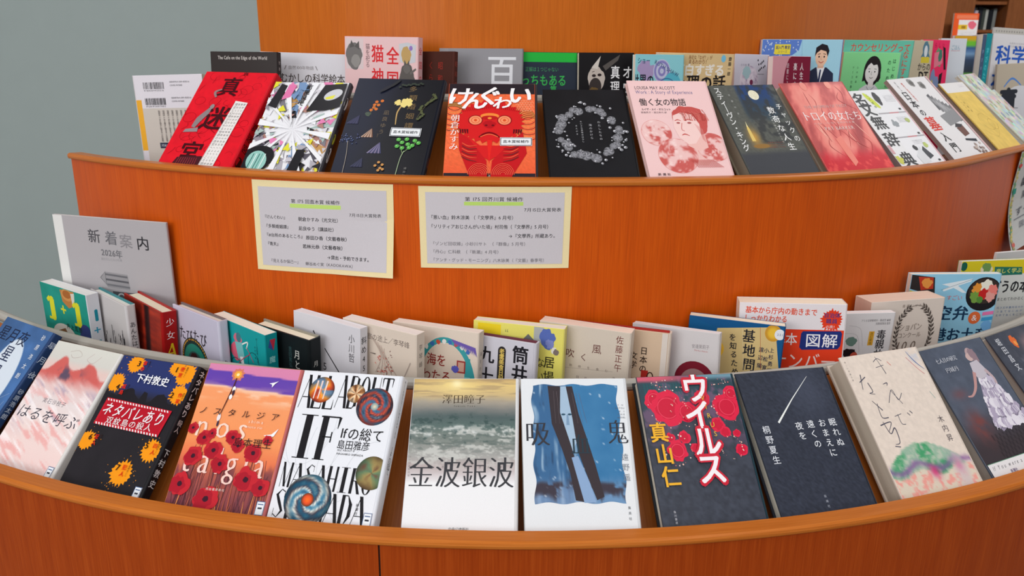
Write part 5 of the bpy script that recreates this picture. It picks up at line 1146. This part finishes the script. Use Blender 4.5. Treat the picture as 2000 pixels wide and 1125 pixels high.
a = Art(base=(224, 210, 198)); rr = random.Random(12)
for an0, sgn in ((-70, 1), (250, -1)):
    for i in range(16):
        an = math.radians(90+sgn*(18+i*9)); cx, cy = 82+32*math.cos(an), 50-42*math.sin(an)*-1
        for s2 in (-1, 1):
            q = rr.uniform(7, 11); b = an+math.pi/2*sgn+s2*.6; a.poly([(cx, cy), (cx+q*.5*math.cos(b)-1.6*math.sin(b), cy+q*.5*math.sin(b)+1.6*math.cos(b)), (cx+q*math.cos(b), cy+q*math.sin(b)), (cx+q*.5*math.cos(b)+1.6*math.sin(b), cy+q*.5*math.sin(b)-1.6*math.cos(b))], (84, 74, 68))
a.ring(82, 50, 32, 42, .7, (96, 86, 80), 40).ht('ショパン', 54, 96, 40, 12, (150, 136, 126), sh=.1).ht('コンクール', 54, 96, 52, 9, (150, 136, 126)).ht('100', 50, 92, 68, 18, (130, 112, 100), sh=.2).ht('青柳いづみこ', 54, 98, 8, 5, (170, 156, 146)).rect(122, 70, 126, 76, (200, 60, 60))
book('B1_chopin', 'very thick cream paperback printed with a laurel wreath', a, spine('B1_chopin', (220, 206, 194)), hard=False, pages=(232, 204, 184), gloss=False)

a = Art(base=(150, 206, 232)); a.poly([(0, 0), (34, 4), (38, 30), (0, 20)], (50, 44, 44)).poly([(10, 3), (32, 4), (34, 20), (16, 22)], (190, 60, 40)).blob(24, 12, 7, (230, 150, 70), 3, .5).poly([(0, 22), (20, 26), (0, 60)], (226, 206, 60))
a.poly([(46, 14), (90, 6), (88, 10), (70, 16), (84, 26), (78, 26), (64, 19), (50, 24), (48, 21), (58, 17)], (232, 240, 244)).line([(46, 22), (90, 7)], .5, (90, 130, 150))
a.ell(110, 28, 26, 24, (34, 32, 36)).ell(110, 24, 23, 18, (60, 50, 46))
for x, y, q, c in ((100, 20, 8, (230, 150, 60)), (112, 16, 8, (240, 236, 220)), (122, 22, 8, (236, 130, 120)), (98, 32, 8, (120, 160, 70)), (110, 28, 7, (200, 40, 40)), (120, 32, 7, (230, 160, 150)), (106, 36, 5, (90, 140, 60))): a.blob(x, y, q, c, int(x), .5)
a.ht('すごい', 56, 80, 33, 8, (220, 110, 110)).ht('空弁', 44, 94, 55, 22, (30, 60, 90), bold=.03).ell(103, 62, 9, 9, (226, 110, 60)).ht('&', 98, 108, 62, 12, (240, 240, 240)).ht('空港お土産', 24, 128, 86, 20, (30, 60, 90), bold=.03).poly([(114, 54), (130, 52), (130, 57), (114, 59)], (230, 120, 170)).poly([(114, 62), (130, 60), (130, 65), (114, 67)], (70, 160, 210)).blob(124, 74, 8, (120, 180, 230), 3, .4)
book('B1_sora', 'sky-blue paperback with a bowl of food and an aeroplane', a, spine('B1_sora', (150, 200, 226)), hard=False, pages=(240, 232, 216))

a = Art(base=(228, 230, 224)); a.rect(0, 0, 130, 22, (230, 210, 40)).ell(4, 8, 5, 7, (30, 100, 80)).blob(40, 15, 9, (240, 226, 190), 3, .3).blob(40, 10, 7, (120, 160, 90), 5, .4).poly([(52, 10), (96, 12), (98, 24), (54, 24)], (40, 120, 100)).ht('楽しく学ぶ', 55, 96, 17, 8, (230, 230, 120), bold=.02).ht('どうの本', 52, 112, 42, 22, (40, 40, 44), bold=.035).ht('まとめてわかるく', 64, 108, 62, 6, (60, 60, 64)).fine(66, 76, 110, 3, (90, 130, 180), 4, 5)
book('B1_yel', 'white and yellow paperback with green banner, behind the sky-blue paperback', a, spine('B1_yel', (110, 150, 60)), hard=False, pages=(238, 230, 214))
book('B1_white', 'plain white paperback, rightmost of the lower back row', Art(base=(226, 224, 222)), None, hard=False, pages=(236, 234, 230))

# ---- upper tier, back row
a = Art(base=(226, 220, 226)); a.rect(10, 58, 130, 188, (206, 196, 186)).rect(0, 43, 10, 134, (238, 172, 40))
rr = random.Random(2)
for y in (12, 40):
    x = 17
    while x < 56:
        q = rr.choice([.6, 1, 1.5]); a.rect(x, y, x+q, y+12, (44, 40, 44)); x += q+rr.choice([.6, 1, 1.4])
    a.ht('9784309420516' if y == 12 else '1920193007002', 17, 56, y+14.5, 4, (70, 66, 70))
    a.ht('ISBN978-4-309-42051-6', 68, 106, y, 4, (90, 86, 92)).ht('C0193 ¥700E', 68, 92, y+6, 4, (90, 86, 92))
for i in range(7): a.vt('物語はここから静かに始まる二人の旅路', 92-i*8.5, 62, 118, 4, (100, 90, 88))
a.rect(35, 120, 60, 130, (40, 44, 70)).ht('河出文庫', 37, 58, 125, 5, (220, 220, 226))
book('B2_bar', 'white paperback turned to its bar codes with an orange spine stripe', a, Art(POSE['B2_bar'][9]*1000, 188, (228, 222, 224)).rect(0, 43, 30, 134, (238, 172, 40)), hard=False, flip=True, pages=(240, 226, 206), sticker=.004)

a = Art(base=(50, 42, 40)); a.ht('The Cafe on the Edge of the World', 14, 112, 8, 7, (206, 198, 192), bold=.015)
book('B2_cafe', 'dark brown paperback with one small line of white print', a, spine('B2_cafe', (44, 36, 34), ('世界の果てのカフェ', 5, 10, 90, (180, 172, 168))), hard=False, pages=(238, 232, 222))

a = Art(base=(224, 221, 226)); a.ht('自然100年物語', 50, 78, 21, 6, (120, 110, 110)).line([(48, 18), (46, 24)], .8, (120, 110, 110)).line([(80, 18), (82, 24)], .8, (120, 110, 110)).ht('むかしむかしの科学絵本', 14, 112, 36, 15, (70, 58, 56), bold=.012).blob(60, 70, 20, (200, 214, 190), 3, .3)
book('B2_sci', 'wide white picture book behind the dark brown paperback', a, spine('B2_sci', (222, 212, 216)), hard=False, pages=(234, 228, 226))

a = Art(base=(238, 198, 198)); a.rect(2, 2, 34, 40, (226, 206, 206)).blob(17, 24, 14, (120, 116, 114), 3, .3, sy=1.2).poly([(8, 14), (12, 4), (18, 12)], (96, 92, 90)).poly([(18, 12), (26, 5), (27, 16)], (96, 92, 90)).blob(20, 30, 8, (150, 146, 142), 4, .3)
a.vt('猫を祀る', 42, 8, 38, 8, (96, 70, 74)).vt('猫神様', 60, 6, 92, 23, (222, 44, 50), bold=.02).vt('全国の', 87, 8, 96, 23, (222, 44, 50), bold=.02)
a.poly([(98, 8), (113, 6), (128, 9), (127, 30), (113, 32), (100, 30)], (206, 206, 210)).blob(111, 22, 8, (196, 160, 100), 3, .3, sy=1.4).ell(119, 13, 3, 3, (150, 120, 190)).blob(112, 50, 13, (96, 90, 86), 6, .3, sy=1.3).blob(112, 38, 6, (110, 104, 100), 7, .2).line([(118, 44), (128, 38)], [3.4, 2.4], (110, 104, 100)).poly([(107, 34), (108, 27), (112, 33)], (96, 90, 86)).poly([(112, 33), (116, 27), (117, 35)], (96, 90, 86))
book('B2_neko', 'pink paperback with large red characters and grey stone cats', a, spine('B2_neko', (236, 190, 192), ('全国の猫神様', 10, 8, 110, (216, 60, 66))), hard=False, pages=(240, 226, 220))

a = Art(base=(74, 38, 30)); a.vt('昭和の家', 105, 10, 80, 11, (150, 46, 36), bold=.01).vt('くらし', 84.5, 10, 60, 11, (150, 46, 36))
book('B2_showa', 'dark brown hardcover lettered in dull red', a, spine('B2_showa', (80, 40, 32), ('昭和のくらし', 8, 10, 90, (140, 60, 50))), gloss=False, pages=(226, 212, 190))
a = Art(base=(150, 148, 152)); a.ht('百', 74, 124, 29, 44, (226, 226, 230), bold=.015).vt('ひゃくねんの百', 24, 6, 80, 9, (190, 190, 196)).rect(0, 0, 14, 188, (160, 156, 160))
book('B2_hyaku', 'grey paperback with one large pale character', a, spine('B2_hyaku', (140, 138, 142)), hard=False, pages=(240, 226, 206), gloss=False)
a = Art(base=(44, 52, 66)); a.rect(0, 0, 130, 13, (40, 182, 66)).ht('正解は１つじゃない', 36, 97, 23, 7, (70, 150, 96)).ht('どっちもある', 12, 112, 38, 17, (60, 176, 84), bold=.02).ht('算', 82, 94, 52, 14, (60, 176, 84), bold=.02)
book('B2_green', 'navy hardcover with a bright green top band and green lettering', a, spine('B2_green', (40, 48, 60)), gloss=False)
a = Art(base=(26, 24, 26)); a.blob(58, 36, 16, (196, 184, 174), 3, .2, sy=1.1).poly([(48, 20), (66, 4), (60, 22)], (214, 206, 196)).poly([(70, 18), (104, 2), (100, 10), (76, 24)], (90, 84, 80)).ell(53, 31, 4, 2, (50, 40, 40)).ell(64, 30, 4, 2, (50, 40, 40)).ell(56, 46, 12, 12, (60, 52, 50)).blob(54, 56, 10, (110, 86, 50), 5, .3).curve([(49, 26), (54, 25)], .8, (60, 40, 40))
a.vt('真理に', 95, 16, 78, 19, (240, 238, 238), bold=.02).vt('オウム', 119, 16, 78, 19, (240, 238, 238), bold=.02)
book('B2_pup', 'black paperback with a pale puppet face and white characters', a, spine('B2_pup', (24, 22, 24)), hard=False, pages=(240, 228, 206))
a = Art(base=(140, 204, 212)); a.blob(62, 22, 14, (170, 150, 190), 3, .7).disc(90, 22, 16, lambda R, A: mix((120, 110, 180), (210, 214, 230), .5+.5*np.sin(R*14)), 8, 32).blob(110, 40, 16, (90, 180, 200), 4, .3).ring(100, 44, 16, 12, 1.4, (60, 110, 160)).ht('ショー', 44, 68, 8, 9, (40, 80, 110), bold=.02).ht('RUTH SHAW', 76, 122, 9, 8, (70, 100, 130), bold=.02, y1=28).ht('世界の', 34, 76, 35, 18, (36, 44, 56), bold=.03)
book('B2_teal', 'light turquoise paperback with violet domes and a curved foreign name', a, spine('B2_teal', (130, 196, 204)), hard=False, pages=(240, 230, 214))
a = Art(base=(220, 190, 140)); a.ht('身近な「なぜ？」が', 50, 92, 5, 6, (140, 90, 50), bold=.02).ht('まるわかり！', 50, 86, 11, 7, (140, 90, 50), bold=.02).ht('面白すぎる', 26, 116, 22, 17, (240, 232, 220), bold=.05).ht('心理の話', 26, 120, 40, 24, (40, 34, 34), bold=.035).vt('齋藤一郎', 124, 3, 30, 6, (60, 50, 46), bold=.02).ell(112, 6, 4, 5, (120, 190, 220))
book('B2_beige', 'sand-coloured paperback with white and heavy black lettering', a, spine('B2_beige', (214, 184, 136)), hard=False, pages=(244, 228, 208))
a = Art(base=(212, 208, 220)); a.disc(84, 38, 22, lambda R, A: mix((230, 220, 230), (150, 130, 160), sstep(.3, .9, fbm(R*4, A*2.2, 4))*(R > .2)), 8, 36).blob(78, 26, 9, (170, 200, 206), 4, .6).ell(90, 40, 4, 4, (120, 50, 80))
for i in range(10): a.ell(104+(i*7) % 18, 8+(i*5) % 17, 1.4, 1.7, (60, 60, 70), n=9)
a.ht('小川糸 著', 62, 84, 15, 4, (130, 130, 150)).line([(104, 28), (120, 28)], .5, (60, 60, 70))
book('B2_lav', 'pale lavender paperback with a single flower drawing', a, spine('B2_lav', (206, 202, 214)), hard=False, pages=(244, 226, 214))
a = Art(base=(214, 150, 160)); a.ell(86, 42, 40, 50, (128, 20, 52)).rect(86, 0, 130, 188, (128, 20, 52)).vt('人生を', 103, 8, 48, 12, (240, 230, 232), bold=.01).vt('楽にする', 82, 8, 62, 12, (240, 230, 232), bold=.01).vt('読書によって', 58, 9, 60, 8, (226, 200, 206))
book('B2_mar', 'maroon and pink paperback with white vertical writing, before the blue businessman cover', a, spine('B2_mar', (120, 18, 48)), hard=False, pages=(236, 216, 210))

a = Art(base=(166, 212, 236)); a.poly([(0, 0), (64, 0), (60, 14), (40, 26), (0, 28)], (96, 130, 206))
for i in range(50): a.ell(random.Random(i).uniform(1, 60), random.Random(i+99).uniform(1, 24), 1, 1, (206, 220, 240), n=7)
a.poly([(64, 0), (130, 0), (130, 60), (70, 60)], (166, 214, 232)).poly([(20, 6), (46, 6), (46, 19), (20, 19)], (240, 220, 70)).ht('超入門 教室', 22, 45, 10, 5, (50, 60, 110), bold=.03).ht('シリーズ', 26, 41, 15.5, 4, (50, 60, 110))
a.poly([(70, 100), (76, 44), (90, 36), (108, 36), (120, 44), (126, 100)], (44, 50, 74)).poly([(92, 36), (98, 60), (105, 36)], (238, 238, 240)).line([(98.5, 39), (97, 58)], [2.4, 3.4], (44, 50, 84)).rect(93, 28, 103, 37, (226, 178, 150)).ell(98, 22, 10, 12.5, (240, 196, 166)).poly([(87, 22), (88, 10), (97, 5), (106, 7), (110, 14), (108, 22), (105, 15), (96, 13), (90, 17)], (40, 34, 40)).ell(94, 22, 1.3, 1.3, (40, 34, 40), n=8).ell(102.5, 22, 1.3, 1.3, (40, 34, 40), n=8).curve([(94, 28), (98, 30), (102, 28)], 1, (190, 80, 70)).line([(91.5, 19), (96, 18)], .8, (50, 40, 40)).line([(100.5, 18), (105, 19)], .8, (50, 40, 40)).curve([(98, 21), (97, 25), (99, 25.5)], .6, (206, 150, 120))
book('B2_man', 'pale blue paperback with a drawn man in a dark suit and tie', a, spine('B2_man', (90, 110, 180)), hard=False, pages=(232, 214, 206))

a = Art(base=(144, 232, 158)); a.poly([(40, 75), (46, 58), (62, 50), (80, 50), (94, 60), (98, 90), (40, 90)], (226, 230, 234)).ell(71, 29, 20, 24, (40, 34, 38)).poly([(51, 30), (50, 46), (58, 44), (88, 46), (92, 40), (90, 26)], (40, 34, 38)).rect(65, 40, 77, 54, (240, 238, 236)).ell(70, 31, 15, 17, (244, 242, 240)).poly([(54, 30), (56, 14), (70, 8), (86, 16), (87, 28), (82, 18), (72, 20), (66, 16), (60, 20)], (40, 34, 38))
a.ell(64, 30, 1.4, 1.4, K, n=8).ell(77, 30, 1.4, 1.4, K, n=8).curve([(66, 39), (70, 40.5), (74, 39)], .9, K).line([(61, 26), (66, 25.5)], .8, K).line([(75, 25.5), (80, 26)], .8, K).curve([(70, 30), (69, 34), (71, 35)], .6, (90, 90, 90)).curve([(62, 54), (70, 60), (80, 54)], .8, (120, 120, 130))
a.vt('はじめて', 119, 7, 54, 8, (36, 90, 60), bold=.015).vt('のための', 108, 9, 58, 8, (36, 90, 60), bold=.015).vt('ナース仕事術', 26, 20, 66, 5, (50, 110, 70)).vt('心の相談', 36, 20, 50, 4, (50, 110, 70))
book('B2_girl', 'green paperback with a line-drawn girl with short black hair', a, spine('B2_girl', (206, 214, 206)), hard=False, pages=(236, 228, 214))
a = Art(base=(110, 200, 174)); a.ht('カウンセリングって', 12, 126, 10, 13, (214, 80, 70), bold=.02).vt('なにするの', 119, 14, 74, 12, (214, 80, 70), bold=.015)
book('B2_couns', 'teal-green paperback with red lettering, behind the girl cover', a, spine('B2_couns', (90, 170, 150)), hard=False, pages=(238, 220, 214))
a = Art(base=(206, 194, 166)); a.blob(112, 14, 9, (90, 130, 150), 3, .2, sy=1.5).ell(112, 16, 5, 9, (226, 232, 236)).poly([(104, 18), (98, 26), (106, 24)], (90, 130, 150)).poly([(120, 18), (126, 26), (118, 24)], (90, 130, 150)).rect(100, 25, 124, 34, (226, 206, 60)).ht('からの', 92, 130, 40, 13, (60, 54, 50), bold=.02).ht('DT', 96, 126, 54, 18, (40, 34, 34), bold=.05)
book('B2_dt', 'khaki paperback with a small penguin on a yellow block', a, spine('B2_dt', (196, 184, 156)), hard=False, pages=(238, 226, 210))
a = Art(base=(246, 52, 104)); a.ht('あたらしい', 16, 110, 8, 9, (190, 20, 70), bold=.03).blob(20, 34, 18, (60, 40, 50), 3, .7).blob(84, 26, 15, (110, 160, 120), 5, .5).poly([(60, 20), (100, 16), (104, 36), (64, 44)], (236, 130, 150)).blob(90, 24, 9, (70, 130, 110), 6, .4).blob(70, 76, 26, (130, 150, 190), 8, .5).blob(60, 78, 14, (206, 190, 110), 9, .5).poly([(100, 10), (112, 12), (124, 46), (114, 46)], (40, 30, 36)).poly([(94, 54), (110, 50), (104, 86), (96, 88)], (40, 30, 36))
book('B2_pink', 'hot pink paperback with dark blots', a, spine('B2_pink', (226, 232, 236)), hard=False, pages=(226, 236, 206))
a = Art(base=(222, 228, 236)); a.ht('ごほん', 84, 112, 14, 9, (110, 160, 180)).line([(84, 19), (112, 19)], .6, (210, 120, 130)).ht('つ', 60, 78, 52, 22, (170, 200, 220)).ht('し', 62, 74, 76, 12, (190, 206, 226))
book('B2_white', 'bluish white paperback between hot pink and landscape covers', a, None, hard=False, pages=(236, 230, 220))
a = Art(base=(90, 130, 180)); a.grid(0, 0, 130, 188, 10, 40, lambda X, Y: ramp(Y, [(0, (226, 170, 40)), (8, (226, 170, 40)), (8.5, (120, 206, 60)), (17, (120, 206, 60)), (17.5, (50, 90, 150)), (28, (130, 170, 210)), (36, (60, 80, 110)), (60, (50, 56, 66)), (60.5, (120, 200, 70)), (78, (120, 200, 70)), (78.5, (40, 50, 100)), (188, (30, 40, 80))]))
book('B2_land', 'paperback banded in lime green and blue mountain pictures', a, None, hard=False, pages=(236, 230, 220))
for k, c, l in (('B2_spa', (150, 112, 96), 'thin brown book standing spine-out beside the landscape paperback'), ('B2_spb', (70, 90, 120), 'thin slate-blue book standing spine-out between brown and teal'), ('B2_spc', (20, 150, 160), 'thin teal book standing spine-out beside the white science poster')):
    s = Art(POSE[k][7]*1000, 188, c); s.vt('学びのための本', s.W/2, 20, 110, s.W*.5, tuple(min(255, q+80) for q in c))
    book(k, l, s, None, hard=False, pages=(226, 218, 206))
a = Art(210, 297, (226, 224, 226)); a.rect(0, 0, 210, 14, (196, 192, 184))
for i in range(22): a.ell(8+i*9.4, 8, 2.4, 2.4, (150, 146, 140), n=10)
a.ht('科学道', 14, 190, 66, 52, (40, 92, 190), bold=.03).ht('本棚', 8, 120, 128, 50, (40, 92, 190), bold=.03).fine(60, 36, 170, 2, (150, 150, 160), 5, 4)
book('B2_kagaku', 'white poster card with bold blue characters at the right edge of the upper shelf', a, None, hard=False, name='poster_card', pages=(222, 220, 216), gloss=False)
a = Art(182, 230, (196, 184, 164)); a.ell(90, 150, 84, 90, (220, 222, 226)).ht('育', 14, 86, 96, 62, (50, 54, 62), bold=.06).curve([(30, 62), (60, 40), (96, 60)], [3, 6, 3], (90, 140, 210)).line([(20, 118), (90, 122)], 2, (120, 126, 134))
book('B2_iku', 'beige pamphlet with a white circle, standing before the blue-lettered poster card', a, None, hard=False, name='pamphlet', pages=(206, 198, 184), gloss=False)

# ---- poster pinned at the right end of the riser
def riser_sheet(name, label, q0, q1, z0, z1, art, bulge):
    root = empty(name, label, 'poster'); nx, ny = 14, 14; V = []; F = []
    def at(u, v, off):
        (x, y), d = PB.at(q0+(q1-q0)*u); r = .0185+off+bulge*max(0, v-.45)**2*2+bulge*.5*max(0, .35-v)
        return (x+d[0]*r, y+d[1]*r, CZ+z0+(z1-z0)*v)
    for o in (.0022, .0016): V += [at(i/nx, j/ny, o) for j in range(ny+1) for i in range(nx+1)]
    Kk = (nx+1)*(ny+1)
    for j in range(ny):
        for i in range(nx):
            q = [j*(nx+1)+i, (j+1)*(nx+1)+i, (j+1)*(nx+1)+i+1, j*(nx+1)+i+1]; F += [q, [x+Kk for x in q[::-1]]]
    g = art.geom(lambda X, Y, L: np.array([at(x/art.W, y/art.H, .0022+l) for x, y, l in zip(X, Y, L)]).reshape(-1, 3))
    return link('sheet', ink_mesh('sheet', [(V, F, lin(art.base)), g]), M_PAPER, root)
a = Art(200, 280, (214, 214, 210)); rr = random.Random(4)
for i in range(60):
    y = 6+i*4.6; a.blob(7+rr.uniform(-2, 3), y, 4, rr.choice([(150, 176, 120), (206, 196, 110), (120, 170, 130), (226, 206, 150), (190, 170, 130)]), i, .6); a.blob(10+i*3.2, 6+rr.uniform(-2, 2), 4, rr.choice([(150, 176, 120), (206, 196, 110), (226, 206, 150)]), i+70, .6)
a.blob(8, 40, 6, (226, 90, 90), 3, .3).rect(4, 104, 16, 120, (60, 160, 140)).blob(10, 262, 6, (226, 120, 110), 5, .4)
a.ht('課題図書', 30, 180, 90, 30, (80, 80, 90), bold=.02).ht('夏の本', 38, 150, 130, 24, (90, 90, 100)).ht('ずっと読む', 26, 170, 176, 26, (90, 92, 104)).line([(20, 196), (170, 190)], 2, (110, 112, 122)).ht('図書館にて', 40, 160, 216, 20, (130, 130, 140))
riser_sheet('poster', 'white illustrated poster with grey writing hanging at the right end of the riser', 2.055, 2.50, -.137, -.352, a, .035)

# ---- far bookcase seen past the end of the top panel
bc = empty('bookcase', 'brown wood bookcase far behind the stand at the upper right', 'bookcase', loc=(4.2, 6.6, 0))
def bpart(name, x0, x1, y0, y1, z0, z1, m=M_FAR):
    o = quad_box(name, x0, x1, y0, y1, z0, z1, m, parent=bc); o.matrix_parent_inverse = Matrix.Translation((-4.2, -6.6, 0)); return o
bpart('side_panel', 3.30, 3.60, 6.3, 6.75, 0, 2.5); bpart('side_panel', 3.86, 4.2, 6.3, 6.75, 0, 2.5); bpart('back_panel', 3.601, 5.2, 6.73, 6.75, 0, 2.5)
bpart('front_panel', 4.2, 5.2, 6.3, 6.33, 0, 2.5)
for z in (1.40, 1.69, 1.90, 2.2): bpart('shelf_board', 3.6, 3.86, 6.32, 6.73, z, z+.022)
bpart('counter', 3.25, 3.60, 5.95, 6.3, 0, 1.585)
x = 3.604
for i, (c, wd, h) in enumerate((((36, 40, 52), .030, .165), ((84, 104, 132), .034, .172), ((190, 176, 184), .024, .150), ((34, 36, 42), .036, .176), ((60, 66, 60), .024, .168), ((170, 172, 164), .022, .16), ((26, 28, 32), .04, .158), ((120, 124, 120), .026, .166))):
    if x+wd > 3.858: break
    root = empty('shelved_book', ('black book at the left end of the far bookcase shelf', 'blue-grey book second along the far bookcase shelf', 'pinkish pale book on the far bookcase shelf', 'tall black book after the pinkish pale one on the far shelf', 'dark olive book on the far bookcase shelf', 'pale grey narrow book on the far bookcase shelf', 'wide black book near the right end of the far shelf', 'mid grey book at the right end of the far shelf')[i], 'book', 'books on the far bookcase', loc=(x+wd/2, 6.42, 1.7123))
    for nm, bx, cc in (('cover', (-wd/2, wd/2-.001, 0, h, 0, .018), c), ('page_block', (-wd/2+.003, wd/2-.004, .003, h-.003, -.11, -.0002), (226, 214, 190))):
        v, f, k = box_part(*bx, cc, 0)
        v = [(p[0], -p[2], p[1]) for p in v]
        link(nm, ink_mesh(nm, [(v, f, k)]), M_MATTE if nm == 'cover' else M_PAGES, root)
    x += wd
a = Art(190, 230, (240, 92, 40)); a.rect(40, 48, 190, 230, (236, 232, 230)).rect(40, 84, 110, 120, (240, 196, 50)).rect(64, 92, 96, 112, (170, 130, 40)).blob(146, 86, 30, (236, 110, 130), 3, .3).fine(60, 140, 170, 5, (160, 160, 166), 9, 3).rect(20, 12, 180, 40, (244, 130, 90))
POSE['far'] = (0, 0, 0, 0, 0, 0, 0, .19, .23, .018)
r_ = book('far', 'orange and white book standing on the far counter at the upper right', a, None, hard=False, pages=(236, 226, 206))
r_.matrix_world = Matrix.Translation((3.465, 6.14, 1.590)) @ Matrix.Rotation(math.pi/2-.06, 4, 'X')
